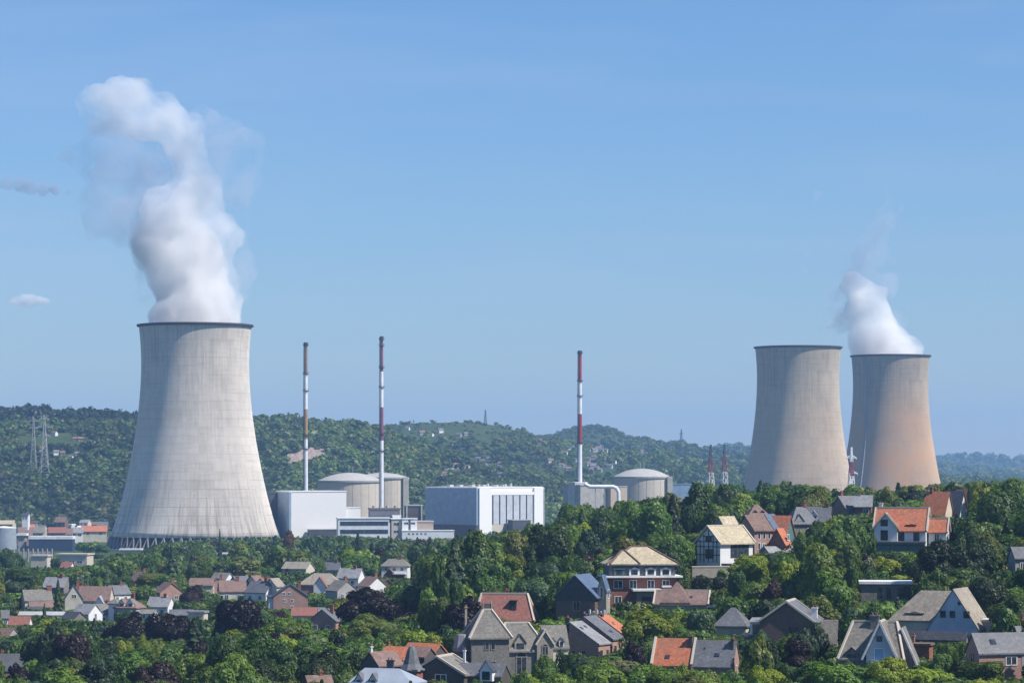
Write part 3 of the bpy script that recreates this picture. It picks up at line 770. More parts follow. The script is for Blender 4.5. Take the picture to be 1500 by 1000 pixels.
# ---------------------------------------------------------------- power station
def tower_mat(name, lo, hi, warm):
    t = NT(name)
    co = t.coord()
    sx = t.n('ShaderNodeSeparateXYZ')
    t.l(co, sx.inputs[0])
    ang = t.math('ARCTAN2', sx.outputs[1], sx.outputs[0])
    cb = t.n('ShaderNodeCombineXYZ')
    t.l(t.math('MULTIPLY', ang, 40.0), cb.inputs[0]); t.l(t.math('MULTIPLY', sx.outputs[2], .055), cb.inputs[1])
    streak = t.noise(cb.outputs[0], .85, 5, .65)
    cb2 = t.n('ShaderNodeCombineXYZ')
    t.l(t.math('MULTIPLY', ang, 2.0), cb2.inputs[0]); t.l(t.math('MULTIPLY', sx.outputs[2], .62), cb2.inputs[1])
    lift = t.noise(cb2.outputs[0], .8, 5, .75)
    cb3 = t.n('ShaderNodeCombineXYZ')
    t.l(t.math('MULTIPLY', ang, 13.0), cb3.inputs[0]); t.l(t.math('MULTIPLY', sx.outputs[2], .11), cb3.inputs[1])
    vor = t.n('ShaderNodeTexVoronoi', distance='CHEBYCHEV')
    vor.inputs['Scale'].default_value = 1.0
    t.l(cb3.outputs[0], vor.inputs['Vector'])
    patch = t.noise(vor.outputs['Color'], 3.0, 0)
    big = t.noise(co, .022, 3)
    rib = t.math('SINE', t.math('MULTIPLY', ang, 88.0))
    c = t.mix(t.rng(t.noise(co, .035, 4, .6), .3, .7, 0, 1), sc(hi, .97), t.mix(t.rng(streak, .3, .72, 0.05, .95), lo, hi))
    c = t.mix(t.rng(lift, .52, .74, 0, .5), c, sc(lo, .72))
    c = t.mix(t.rng(patch, .35, .65, 0, .22), c, sc(hi, 1.12))
    # rain marks run up from the foot: longer, darker streaks there
    foot = t.rng(sx.outputs[2], 10.0, 62.0, 1.0, 0.0)
    cb4 = t.n('ShaderNodeCombineXYZ')
    t.l(t.math('MULTIPLY', ang, 26.0), cb4.inputs[0]); t.l(t.math('MULTIPLY', sx.outputs[2], .03), cb4.inputs[1])
    st2 = t.noise(cb4.outputs[0], .9, 3, .6)
    c = t.mix(t.math('MULTIPLY', foot, t.rng(st2, .48, .64, 0, .75)), c, sc(lo, .55))
    cb7 = t.n('ShaderNodeCombineXYZ')
    t.l(t.math('MULTIPLY', ang, 17.0), cb7.inputs[0]); t.l(t.math('MULTIPLY', sx.outputs[2], .018), cb7.inputs[1]); cb7.inputs[2].default_value = 5.0
    run = t.noise(cb7.outputs[0], 1.1, 5, .7)
    c = t.mix(t.math('MULTIPLY', t.rng(sx.outputs[2], 75.0, 160.0, 0.0, 1.0), t.rng(run, .47, .66, 0, .5)), c, sc(lo, .6))
    bk = t.n('ShaderNodeTexBrick')
    cb5 = t.n('ShaderNodeCombineXYZ')
    t.l(t.math('MULTIPLY', ang, 48.0), cb5.inputs[0]); t.l(sx.outputs[2], cb5.inputs[1])
    t.l(cb5.outputs[0], bk.inputs['Vector'])
    bk.offset = 0.35
    for nm_, v_ in (('Scale', 1.0), ('Mortar Size', .28), ('Mortar Smooth', .6), ('Brick Width', 9.6), ('Row Height', 6.2)): bk.inputs[nm_].default_value = v_
    seam = t.math('MULTIPLY', bk.outputs['Fac'], t.rng(t.noise(cb2.outputs[0], .5, 3, .7), .38, .62, 0, 1))
    c = t.mix(t.math('MULTIPLY', seam, t.math('ADD', t.math('MULTIPLY', foot, .5), .35)), c, sc(lo, .5))
    pan = t.n('ShaderNodeTexWhiteNoise', noise_dimensions='2D')
    cb6 = t.n('ShaderNodeCombineXYZ')
    t.l(t.math('FLOOR', t.math('MULTIPLY', ang, 5.0)), cb6.inputs[0]); t.l(t.math('FLOOR', t.math('MULTIPLY', sx.outputs[2], .16)), cb6.inputs[1])
    t.l(cb6.outputs[0], pan.inputs['Vector'])
    c = t.mix(t.rng(pan.outputs['Value'], .55, 1.0, 0, .17), c, sc(lo, .75))
    if warm:
        w = t.math('MULTIPLY', t.rng(sx.outputs[2], 150.0, 85.0, 0.0, 1.0), t.rng(t.noise(co, .03, 5, .65), .3, .65, .25, 1.0))
        c = t.mix(t.math('MULTIPLY', w, warm), c, (.75, .455, .24))
    c = t.mix(t.rng(rib, .55, 1.0, 0, .04), c, sc(lo, .6))
    c = t.mix(t.rng(big, .35, .7, 0, .25), c, sc(lo, .85))
    t.principled(c, .9, .1).inputs['Diffuse Roughness'].default_value = 1.0
    return t.m


M['tower_concrete'] = tower_mat('tower_concrete', (.52, .47, .415), (.79, .73, .65), 0)
M['tower_beige'] = tower_mat('tower_beige', (.42, .36, .285), (.68, .585, .465), .3)
M['tower_orange'] = tower_mat('tower_orange', (.39, .33, .26), (.63, .53, .405), 1.0)
M['rim_dark'] = pm('rim_dark', (.06, .06, .065), var=.3, scale=.3)
M['column_dark'] = pm('column_concrete', (.22, .215, .21), var=.2, scale=.3)
# radius against height as a share of the full height
TOWER = [(0.06, 60.5), (.10, 58.0), (.155, 55.2), (.22, 52.2), (.30, 49.2), (.38, 46.6), (.46, 44.1), (.54, 42.1), (.62, 40.4), (.70, 39.2), (.78, 38.55), (.85, 38.4), (.91, 38.8), (.96, 39.5), (1.0, 40.2)]


def smooth_profile(pts, n):
    zs = np.array([p[0] for p in pts]); rs = np.array([p[1] for p in pts])
    q = np.linspace(zs[0], zs[-1], n)
    r = np.interp(q, zs, rs)
    for _ in range(3): r[1:-1] = (r[:-2] + 2 * r[1:-1] + r[2:]) / 4
    return list(zip(q, r))


def cooling_tower(label, px, Y, height, mat, k=1.0, legs=True, ladder=None, foot=.06):
    o = tag(empty('cooling_tower', (wx(px, Y), Y, 0)), label, 'cooling tower', 'cooling towers of the power station')
    pr = [(q, r * k) for q, r in smooth_profile(TOWER, 44) if q >= foot - 1e-6]
    prof = [(r, q * height) for q, r in pr] + [(r - 1.1, q * height) for q, r in reversed(pr)]
    MB().lathe(prof, 160, close=True).build('shell', mat, o, smooth=True)
    rt = pr[-1][1]
    MB().lathe([(rt + .05, height - 1.5), (rt + 1.5, height - .9), (rt + 1.5, height + .35), (rt - 1.3, height + .35), (rt - 1.3, height + .02), (rt + .05, height + .02)], 160, close=True).build('rim', M['rim_dark'], o)
    if legs:
        zb = pr[0][0] * height
        rb, rg = pr[0][1] - .6, pr[0][1] + 3.5
        n = 60
        first = None
        for i in range(n):
            if first is None:
                m = MB()
                a = math.pi / n
                for s_ in (-1, 1): m.bar((rg, 0, -1), (rb * math.cos(a), s_ * rb * math.sin(a), zb + .3), 1.1, .9)
                first = l = m.build('column', M['column_dark'], o)
            else:
                l = first.copy(); COL.objects.link(l); l.parent = o
            l.rotation_euler = (0, 0, 2 * math.pi * i / n)
        MB().lathe([(rg - 9, -2), (rg - 9, zb * .8)], 64).build('fill_pack', M['rim_dark'], o)
        MB().lathe([(rg + 1.5, -2), (rg + 1.5, 1.2), (rg + .7, 1.2), (rg + .7, -2)], 64).build('basin_wall', M['concrete_pale'], o)
    else:
        MB().lathe([(pr[0][1] - .4, -2), (pr[0][1] - .4, pr[0][0] * height)], 96).build('basin_wall', M['column_dark'], o)
    if ladder is not None:
        a = math.radians(ladder)
        m = MB()
        for (q0, r0), (q1, r1) in zip(pr[:-1], pr[1:]):
            for da in (-.022, .022):
                p0 = ((r0 + .5) * math.cos(a + da), (r0 + .5) * math.sin(a + da), q0 * height); p1 = ((r1 + .5) * math.cos(a + da), (r1 + .5) * math.sin(a + da), q1 * height)
                m.bar(p0, p1, .8)
            pm_ = ((r1 + .5) * math.cos(a), (r1 + .5) * math.sin(a), q1 * height)
            m.bar((pm_[0] + .5 * math.sin(a), pm_[1] - .5 * math.cos(a), pm_[2]), (pm_[0] - .5 * math.sin(a), pm_[1] + .5 * math.cos(a), pm_[2]), .5)
        m.build('ladder', M['galvanised'], o)
    return o


cooling_tower('largest pale grey concrete cooling tower, standing alone on the left with a tall steam plume', 286, 2040, 160.5, M['tower_concrete'])
cooling_tower('grey-beige cooling tower without steam, left one of the pair on the right', 1169, 2675, 172.5, M['tower_beige'], legs=False, foot=.06)
cooling_tower('warm orange-tinted cooling tower with light steam, right one of the pair', 1304.5, 2935, 175, M['tower_orange'], legs=False, ladder=226)


def stack(label, px, Y, top, base, bands, rings, r0, r1):
    """tall ventilation stack; bands (row from, row to, material) from the top down"""
    z0 = wz(base, Y)
    o = tag(empty('ventilation_stack', (wx(px, Y), Y, 0)), label, 'chimney', 'tall striped ventilation stacks')
    zt = wz(top, Y)
    def rad(z): return r1 + (r0 - r1) * (zt - z) / (zt - 0.0)
    for i, (a, b, m) in enumerate(bands):
        za, zb = wz(b, Y) if i < len(bands) - 1 else -2.0, wz(a, Y)
        MB().lathe([(rad(za), za + .02), (rad(zb), zb)], 24).build('shaft' if 'white' in m else 'painted_band', M[m], o, smooth=True)
    for py in rings:
        z = wz(py, Y)
        MB().lathe([(rad(z) - .1, z - .5), (rad(z) + 1.1, z - .2), (rad(z) + 1.1, z + .25), (rad(z) - .1, z + .25)], 20, close=True).lathe([(rad(z) + 1.1, z + .9), (rad(z) + 1.1, z + 1.1), (rad(z) + 1.0, z + 1.1), (rad(z) + 1.0, z + .9)], 20, close=True).build('platform', M['steel_dark'], o)
    MB().lathe([(rad(zt) + .35, zt - 2.5), (rad(zt) + .35, zt + .3), (rad(zt) - .4, zt + .3), (rad(zt) - .4, zt - 2.5)], 24, close=True).build('mouth', M['steel_dark'], o)
    m = MB()
    m.bar((-rad(0) - .35, -.4, 0), (-r1 - .35, -.4, zt - 1), .35).bar((-rad(0) - .35, .4, 0), (-r1 - .35, .4, zt - 1), .35)
    m.build('ladder', M['steel_dark'], o)
    return o


stack('tall stack with white shaft and faded brown and ochre bands, behind the white hall', 448, 2130, 502, 720,
      [(502, 548, 'stack_brown'), (548, 599, 'stack_white'), (599, 643, 'stack_ochre'), (643, 725, 'stack_white')], (505, 547, 572, 637, 657), 1.65, 1.2)
stack('tall stack with white shaft and purplish red bands in front of the twin domes', 559, 2120, 493, 745,
      [(493, 544, 'stack_maroon'), (544, 596, 'stack_white'), (596, 645, 'stack_maroon'), (645, 750, 'stack_white')], (497, 506, 538, 567, 635, 660), 1.65, 1.15)
stack('tall stack with bright red and white bands beside the white pipe bridge', 849.5, 2300, 514, 712,
      [(514, 559, 'stack_red'), (559, 606, 'stack_white'), (606, 650, 'stack_red'), (650, 715, 'stack_white')], (517, 558, 580, 648), 1.95, 1.4)


def reactor(label, px, Y, w, top, eave, yb_extra=0, roof='pale_slate', wall='concrete_pale', post=None):
    s_ = S(Y)
    R = w * s_ / 2
    o = tag(empty('reactor_building', (wx(px, Y), Y, 0)), label, 'reactor', 'domed reactor buildings')
    ze, zt = wz(eave, Y), wz(top, Y)
    MB().lathe([(R, -2), (R, ze)], 96).build('wall', M[wall], o, smooth=True)
    m = MB()
    for i in range(24):
        a = 2 * math.pi * (i + .5) / 24
        m.bar(((R + .1) * math.cos(a), (R + .1) * math.sin(a), -2), ((R + .1) * math.cos(a), (R + .1) * math.sin(a), ze - .05), .12)
    m.build('rib', M[wall], o)
    MB().lathe([(R - .2, ze + .01), (R + .9, ze + .01), (R + .9, ze + 1.3), (R - .2, ze + 1.3)], 96, close=True).build('cornice', M['concrete_grey'], o)
    cap = zt - ze - 1.3
    rc = R - .5
    rs = (rc * rc + cap * cap) / (2 * cap)
    prof = []
    amax = math.asin(min(1, rc / rs))
    for i in range(15):
        a = amax * (1 - i / 14)
        prof.append((max(.01, rs * math.sin(a)), ze + 1.31 + rs * math.cos(a) - (rs - cap)))
    d = MB().lathe(prof, 96).build('dome', M[roof], o, smooth=True)
    m = MB()
    for i in range(2): m.bar((i * 3 - 1, 0, zt - .3), (i * 3 - 1, 0, zt + 5), .3)
    m.build('mast', M['galvanised'], d)
    if post is not None:
        MB().box(R * post - 2, R * post + 2.2, -R * .62 - 2, -R * .62 + 2, -2, ze + 1.35).build('stair_tower', M['cream_render'], o)
    return o


reactor('nearer domed concrete reactor building with pale dome, behind the white hall', 513, 2180, 96, 692, 706, roof='dome_grey')
reactor('rear domed concrete reactor building with grey-brown dome and white edge stair tower', 560, 2290, 76, 692, 701, roof='dome_grey', wall='concrete_pale', post=.93)
reactor('lone domed concrete reactor building beside the pipe bridge and the hillside trees', 940, 2350, 84, 686, 700, roof='dome_grey', wall='concrete_pale', post=.95)


class Hall(House):
    pass


h = Hall('turbine_hall', 'big windowless white hall with shaded blue side next to the single cooling tower', 'hall', 454, 782, 2050, 20, (388, 718, 522, 778), 'the white hall')
k = h.s
h.block(84, 78, 62, 1.5, 'flat', cx=8, cy=20, wall='metal_white', roof='metal_white', ov=.6)
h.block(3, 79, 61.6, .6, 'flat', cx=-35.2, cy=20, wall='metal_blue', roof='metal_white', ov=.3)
h.block(26, 30, 38, 1.2, 'flat', cx=60, cy=0, wall='metal_white', roof='metal_white', ov=.5)
h.block(50, 40, 59, 1.5, 'flat', cx=-52, cy=64, wall='steel_dark', roof='steel_dark', ov=.5)
h.block(80, 8, 7, 1, 'flat', cx=30, cy=-26, wall='steel_dark', roof='concrete_grey', ov=.5)

h = Hall('machine_hall', 'long white hall with blue-grey shaded side and lit front of tall pilasters', 'hall', 700, 776, 2030, 38, (620, 712, 798, 768), 'the pilastered white hall')
k = h.s
h.block(122, 126, 62, 1.2, 'flat', cx=60, cy=62, wall='metal_white', roof='metal_white', ov=.5)
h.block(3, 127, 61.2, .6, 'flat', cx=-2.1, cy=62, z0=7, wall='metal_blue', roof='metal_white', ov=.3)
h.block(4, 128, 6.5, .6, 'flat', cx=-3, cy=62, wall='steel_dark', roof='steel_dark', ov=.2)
# front: recess wall with pilasters
MB().box(24 * k, 101 * k, -1.6 * k, -1.05 * k, 8 * k, 56 * k).build('recess_panel', M['steel_dark'], h.o)
for i in range(6):
    x = 26.5 + i * 12.6
    MB().box(x * k, (x + 10.2) * k, -3.2 * k, -1.62 * k, 8 * k, 51 * k).build('pilaster', M['panel_grey'], h.o)
MB().box(22 * k, 103 * k, -3.6 * k, -1.63 * k, 51.2 * k, 56 * k).build('lintel_band', M['metal_white'], h.o)
for x0, x1 in ((0, 23), (102.5, 121.5)): MB().box(x0 * k, x1 * k, -4 * k, -1.02 * k, -10 * k, 61.5 * k).build('end_bay', M['metal_white'], h.o)
MB().box(23.2 * k, 102 * k, -3.9 * k, -1.04 * k, -10 * k, 7.6 * k).build('plinth', M['concrete_pale'], h.o)
b = MB()
for i, x in enumerate((12, 30, 52, 74, 96, 112)): b.cyl(1.0, 1.0, 63.4 * k, (66 + i % 3) * k, 12, x * k, (30 + i * 7) * k).box((x - 3) * k, (x + 4) * k, 80 * k, 88 * k, 63.3 * k, 66 * k)
b.build('roof_vent', M['galvanised'], h.o)
MB().box(119.6 * k, 121.3 * k, -4.5 * k, -4.1 * k, -8 * k, 60 * k).build('downpipe', M['galvanised'], h.o)
h.block(34, 12, 14, 1, 'flat', cx=66, cy=-14, wall='steel_dark', roof='galvanised', ov=.5)
h.block(60, 50, 52, 1.5, 'flat', cx=90, cy=150, wall='concrete_pale', roof='concrete_grey', ov=.5)

h = Hall('office_block', 'low office block with two bands of blue windows in front of the twin domes', 'office', 548, 787, 1990, 8, (494, 758, 596, 778), 'the blue-windowed office block')
k = h.s
h.block(76, 30, 28, 1.5, 'flat', cx=-16, wall='white_render', roof='white_paint', ov=1)
for zz in (9, 21): h.win('F', 0, zz, 70, 6, frame='metal_blue', name='window_band')
h.block(24, 26, 27, 1.5, 'flat', cx=36, cy=-3, wall='concrete_pale', roof='white_paint', ov=1)
h.wins('F', (-5, 6), 20, 7, 4); h.wins('F', (-5, 6), 9, 7, 4)
h.block(7, 8, 26, 1, 'flat', cx=52, cy=-16, wall='steel_dark', roof='steel_dark', ov=.3)
h.block(44, 30, 41, 2, 'flat', cx=18, cy=34, wall='slate', roof='brown_tile', ov=1)
b = MB()
for x in (2, 12, 22, 34): b.cyl(1.1, 1.1, 43.2 * k, 46.5 * k, 10, x * k, 28 * k)
b.build('roof_vent', M['galvanised'], h.o)
h.block(12, 16, 31, 1.5, 'flat', cx=34, cy=14, wall='white_paint', roof='white_paint', ov=.6)

h = Hall('store_building', 'low tan and white building with small windows between the two white halls', 'building', 622, 786, 1985, 6, (594, 760, 662, 780), 'the tan low building')
k = h.s
h.block(42, 30, 22, 1.5, 'flat', cx=-8, cy=16, wall='tan_panel', roof='concrete_pale', ov=.8)
h.block(22, 20, 26, 1.5, 'flat', cx=-22, cy=10, wall='white_render', roof='white_paint', ov=.8); h.wins('F', (-5, 5), 20, 6, 3)
h.block(76, 18, 9, 1.2, 'flat', cx=4, cy=-8, wall='white_render', roof='white_paint', ov=.6); h.wins('F', (-28, -22, -16, -10, -4), 5, 3, 2.5)
h.block(26, 24, 45, 1.5, 'flat', cx=-12, cy=60, wall='dark_brick', roof='galvanised', ov=1)
MB().box(-24 * k, -22 * k, 46 * k, 48 * k, 12 * k, 46 * k).box(-2 * k, 0 * k, 46 * k, 48 * k, 12 * k, 46 * k).build('pipe', M['galvanised'], h.o)

h = Hall('auxiliary_building', 'grey concrete block at the foot of the red and white stack', 'building', 862, 745, 2290, 34, (830, 704, 906, 730), 'the grey stack-foot block')
k = h.s
h.block(58, 44, 34, 1.5, 'flat', cx=6, cy=10, wall='concrete_grey', roof='concrete_grey', ov=.8)
h.block(30, 10, 32, 1.5, 'flat', cx=40, cy=-16, wall='tan_panel', roof='concrete_grey', ov=.6)
h.block(22, 18, 38, 1.2, 'flat', cx=-14, cy=8, wall='galvanised', roof='white_paint', ov=.6)

o = tag(empty('pipe_bridge', (wx(884, 2270), 2270, 0)), 'thick white pipe running right from the stack then bending down', 'pipe')
s_ = S(2270)
m = MB()
zt = wz(712.5, 2270)
pts = [(-27 * s_, 0, zt + 2), (-20 * s_, 0, zt), (14 * s_, 0, zt), (19 * s_, 0, zt - 1.2), (22 * s_, 0, zt - 4.5), (22.5 * s_, 0, wz(745, 2270))]
for i in range(len(pts) - 1):
    a, b2 = Vector(pts[i]), Vector(pts[i + 1])
    d = (b2 - a).normalized(); u = Vector((0, 1, 0)); w = d.cross(u)
    vs = [p + (u * math.cos(q) + w * math.sin(q)) * 1.5 for p in (a - d * .3, b2 + d * .3) for q in [2 * math.pi * j / 14 for j in range(14)]]
    m.add(vs, [(j, (j + 1) % 14, (j + 1) % 14 + 14, j + 14) for j in range(14)])
m.build('pipe', M['white_paint'], o, smooth=True)
m = MB()
for x in (-12, 2): m.bar((x * s_, 0, zt - 1.4), (x * s_, 0, -2), .8)
m.build('support', M['galvanised'], o)
h = Hall('pump_house', 'long low blue-grey shed right of the lone reactor dome', 'shed', 1003, 730, 2450, 0, (985, 702, 1030, 712), None)
h.block(48, 20, 21, 1, 'flat', wall='metal_blue', roof='metal_blue', ov=.5)


def pylon(name, label, px, Y, base_z, hgt, wbase, mats, arms, group=None, th=.32):
    o = tag(empty(name, (wx(px, Y), Y, base_z), math.radians(20)), label, 'pylon', group)
    n = 12
    for part, (f0, f1, mt) in enumerate(mats):
        m = MB()
        a, b_ = int(round(f0 * n)), int(round(f1 * n))
        for i in range(a, b_):
            z0, z1 = hgt * i / n, hgt * (i + 1) / n
            w0, w1 = (max(.5, wbase * (1 - i / n) ** 1.15 / 2 + .45), max(.5, wbase * (1 - (i + 1) / n) ** 1.15 / 2 + .45))
            cs = ((-1, -1), (1, -1), (1, 1), (-1, 1))
            for j in range(4):
                p, q = cs[j], cs[(j + 1) % 4]
                m.bar((p[0] * w0, p[1] * w0, z0), (p[0] * w1, p[1] * w1, z1), th)
                m.bar((p[0] * w0, p[1] * w0, z0), (q[0] * w1, q[1] * w1, z1), th * .6)
                m.bar((p[0] * w1, p[1] * w1, z1), (q[0] * w1, q[1] * w1, z1), th * .6)
        m.build('lattice', M[mt], o)
    for f, L in arms:
        m = MB()
        z = hgt * f
        for sgn in (-1, 1):
            m.bar((0, -.4, z), (sgn * L, 0, z), th).bar((0, .4, z), (sgn * L, 0, z), th).bar((0, 0, z + hgt * .035), (sgn * L, 0, z), th)
            m.bar((sgn * L, 0, z), (sgn * L, 0, z - 1.6), th * .8)
        m.build('crossarm', M[mats[-1][2]], o)
    return o


g = 'lattice electricity pylons'


def meet(px, py, y0=760, y1=1500):
    ys = np.arange(y0, y1, 4.0)
    hit = np.nonzero(H(wx(px, 1) * ys, ys) >= EYE - (py - HOR) * ys / F)[0]
    return float(ys[hit[0]]) if len(hit) else None


Y1, Y2 = meet(65, 708, 2400, 4000) or 2900, meet(49, 696, 2400, 4000) or 3000
pylon('lattice_pylon', 'tall grey lattice pylon in front of the wooded hillside on the far left', 65, Y1, h1(wx(65, Y1), Y1), 100 * S(Y1), 9, [(0, 1, 'galvanised')], [(.70, 6), (.82, 8), (.94, 5)], g, .36)
pylon('lattice_pylon', 'slender pale lattice pylon just left of the tall grey pylon on the hillside', 49, Y2, h1(wx(49, Y2), Y2), 86 * S(Y2), 6, [(0, 1, 'galvanised')], [(.8, 4), (.92, 5)], g, .22)
for px, Y, nm in ((1041, 2800, 'left one of two red and white lattice masts before the pair of towers'), (1061, 2900, 'right one of two red and white lattice masts before the pair of towers')):
    pylon('lattice_mast', nm, px, Y, 0, 56 + (690 - 651) * S(Y), 11, [(0, 1/6, 'stack_red'), (1/6, 1/3, 'white_paint'), (1/3, 1/2, 'stack_red'), (1/2, 2/3, 'white_paint'), (2/3, 5/6, 'stack_red'), (5/6, 1, 'steel_dark')], [(.64, 8), (.8, 6)], 'red and white lattice masts', .46)
pylon('lattice_mast', 'red and white lattice mast standing in the gap between the paired towers', 1247, 2560, 0, 56 + (690 - 655) * S(2560), 9, [(0, 1/6, 'stack_red'), (1/6, 1/3, 'white_paint'), (1/3, 1/2, 'steel_dark'), (1/2, 2/3, 'white_paint'), (2/3, 5/6, 'stack_red'), (5/6, 1, 'white_paint')], [(.7, 6), (.88, 5)], 'red and white lattice masts', .6)
pylon('hilltop_mast', 'faint thin mast on the rounded grassy hilltop', 711, 4150, h1(wx(711, 4150), 4150), 22, 3, [(0, 1, 'steel_dark')], [], None, .35)
pylon('hilltop_mast', 'faint thin mast on the long low ridge left of the pair of towers', 998, 5450, h1(wx(998, 5450), 5450), 34, 5, [(0, 1, 'steel_dark')], [(.75, 4)], None, .5)

# --- valley town ------------------------------------------------
def simple(name, label, px, py, Y, yaw, rect, short, w, d, hh, rh, kind, wall, roof, wins=(), chim=None, group=None, cat='house', **kw):
    h = House(name, label, cat, px, py, Y, yaw, rect, short, group)
    h.block(w, d, hh, rh, kind, wall=wall, roof=roof, ov=kw.get('ov', 1.6), hl=kw.get('hl', 8), hr=kw.get('hr', 8))
    for f, us, z, ww, wh in wins: h.wins(f, us, z, ww, wh)
    if chim: h.chim(*chim)
    return h


h = simple('brick_house', 'tall pink brick house with a plain gable, round attic window and dark roof', 425, 894, 985, 6, (396, 853, 452, 890), 'the pink brick gable house', 50, 60, 22, 17, 'gy', 'pink_brick', 'dark_slate', [('F', (-9, 2), 16, 3.5, 4), ('F', (2,), 6, 3.5, 5), ('F', (-2, -10), 26, 4, 4)], (14, 10, 30, 42, 4, 4))
h.block(7, 58, 20, 2, 'flat', cx=-28, cy=2, wall='white_render', roof='dark_slate')
simple('red_roof_house', 'small white house with red roof at the foot of the pink brick gable', 446, 916, 955, 0, (428, 889, 466, 905), 'the small red-roofed white house', 36, 22, 16, 10, 'gx', 'white_render', 'red_tile', [('F', (-10, 8), 9, 4, 6)])
simple('white_garage', 'pale lean-to building with white verge right of the small red-roofed house', 474, 912, 965, -30, (460, 886, 480, 900), None, 26, 20, 12, 10, 'gx', 'white_render', 'pale_slate')
h = simple('long_roof_house', 'wide tan hip-roofed house with white front gable right of the pink brick gable', 470, 872, 1060, -8, (438, 838, 502, 868), 'the wide tan-roofed house', 60, 36, 16, 17, 'hip', 'pink_brick', 'thatch', hl=20, hr=16)
h.block(18, 12, 16, 12, 'gy', cx=4, cy=-22, wall='white_render', roof='red_tile'); h.block(20, 30, 12, 3, 'flat', cx=34, cy=-10, wall='white_render', roof='grey_stone'); h.win('F', 0, 7, 8, 6)
simple('tan_roof_house', 'pale roofed house half hidden by trees behind the wide tan-roofed house', 437, 848, 1130, -25, (412, 824, 458, 836), None, 40, 26, 16, 9, 'gx', 'cream_render', 'thatch')
for i, (px, py, roof, wall, lab) in enumerate(((402, 872, 'thatch', 'cream_render', 'row house with pale grey roof, right end of the short red-roofed row'), (388, 872, 'red_tile', 'white_render', 'row house with bright red roof in the middle of the short row'), (374, 868, 'pink_tile', 'cream_render', 'row house with faded pink roof, left end of the short row'))):
    simple('row_house', lab, px, py, 1030 + i * 14, 36, (px - 9, 842, px + 10, 862), 'the red-roofed row' if i == 1 else None, 14, 36, 14, 11, 'gx', wall, roof, [('F', (0,), 8, 4, 5)], group='red-roofed row houses')
simple('slate_house', 'small slate-roofed house left of the short red-roofed row', 352, 868, 1060, 30, (338, 840, 366, 858), 'the small slate house', 22, 30, 14, 10, 'gx', 'grey_render', 'slate', [('L', (0,), 9, 4, 4)])
simple('gable_house', 'low house with slanting white gable edge left of the small slate house', 326, 862, 1090, -30, (312, 832, 342, 850), None, 26, 22, 14, 9, 'gx', 'white_render', 'stone_slate')
simple('pink_roof_house', 'low house with faded pink roof below the left tower, among trees', 296, 866, 1080, 0, (280, 846, 312, 856), 'the low pink roof', 34, 20, 10, 9, 'gx', 'cream_render', 'pink_tile')
h = simple('white_house', 'tall white house with tan roof and dark porch alone among dense trees', 580, 848, 1150, -6, (558, 815, 602, 846), 'the tall white house', 38, 32, 19, 11, 'hip', 'white_render', 'stone_slate', [('F', (-12, 0, 11), 15, 4, 4)], (6, 0, 26, 34, 4, 4))
h.block(12, 8, 9, 7, 'gy', cx=-6, cy=-20, wall='brown_brick', roof='brown_tile'); h.block(14, 8, 8, 2, 'flat', cx=8, cy=-19, wall='timber_dark', roof='white_paint')
simple('blue_house', 'small dark-blue fronted house with flat grey roof left of the tall white house', 528, 868, 1100, -4, (512, 841, 546, 858), 'the dark-blue house', 26, 22, 21, 3, 'flat', 'metal_blue', 'pale_slate', [('F', (-6, 5), 13, 6, 5)])
simple('brown_gable_shed', 'small brown-gabled outbuilding below the tall white house', 567, 864, 1080, 8, (556, 846, 578, 856), None, 18, 20, 8, 8, 'gy', 'brown_brick', 'brown_tile', cat='shed')
h = simple('long_brown_house', 'house with long faded brown-pink roof, the largest of the left town', 138, 900, 985, -6, (118, 856, 160, 890), 'the long brown roof', 52, 34, 22, 19, 'gx', 'cream_render', 'pink_tile', [('F', (-16, 8), 14, 4, 6)], (-20, 2, 36, 46, 5, 4))
h.block(10, 12, 20, 8, 'gy', cx=14, cy=-20, wall='white_render', roof='zinc'); h.win('F', 0, 10, 4, 10)
h = simple('gable_house', 'tall house with steep pale gable and round window left of the long brown roof', 108, 898, 970, 10, (92, 853, 124, 885), 'the steep pale gable', 26, 44, 22, 20, 'gy', 'cream_render', 'slate', [('F', (0,), 26, 6, 5)], (6, 8, 34, 46, 4, 3))
simple('slate_house', 'small house with light slate roof and blue-white gable in front of the steep pale gable', 128, 912, 930, -34, (108, 880, 140, 905), 'the light slate roof', 32, 30, 14, 13, 'gx', 'white_render', 'pale_slate', [('R', (0,), 10, 4, 8)])
simple('stone_house', 'small stone-grey house with black roof gable below the steep pale gable', 108, 918, 915, -40, (92, 886, 124, 906), None, 28, 24, 13, 9, 'gx', 'grey_stone', 'dark_slate')
h = simple('grey_terrace_house', 'pale house with several stacked grey roofs and a pink chimney in the left town', 54, 902, 970, 18, (30, 851, 80, 890), 'the stacked grey roofs', 40, 36, 24, 14, 'gx', 'cream_render', 'stone_slate', [('F', (-12, 0), 16, 5, 4)], (18, 0, 32, 44, 7, 5))
h.block(36, 12, 16, 6, 'gx', cx=4, cy=-24, wall='cream_render', roof='pink_tile'); h.block(20, 14, 9, 6, 'gx', cx=-8, cy=-36, wall='dark_brick', roof='dark_slate')
simple('long_wall_house', 'long low grey-walled building below the stacked grey roofs', 62, 912, 935, -4, (26, 890, 92, 900), None, 66, 14, 12, 4, 'gx', 'concrete_grey', 'galvanised')
simple('red_roof_house', 'small house with bright red roof and white front at the left edge', 30, 926, 885, -6, (14, 896, 46, 914), 'the bright red roof', 30, 22, 12, 11, 'gx', 'white_render', 'red_tile', [('F', (6,), 6, 8, 6)])
simple('white_front_house', 'house with white banded front at the extreme left, beside the bright red roof', 2, 924, 900, 10, (0, 884, 12, 908), None, 22, 24, 20, 10, 'gx', 'white_render', 'slate', [('F', (0, 6), 14, 4, 4)])
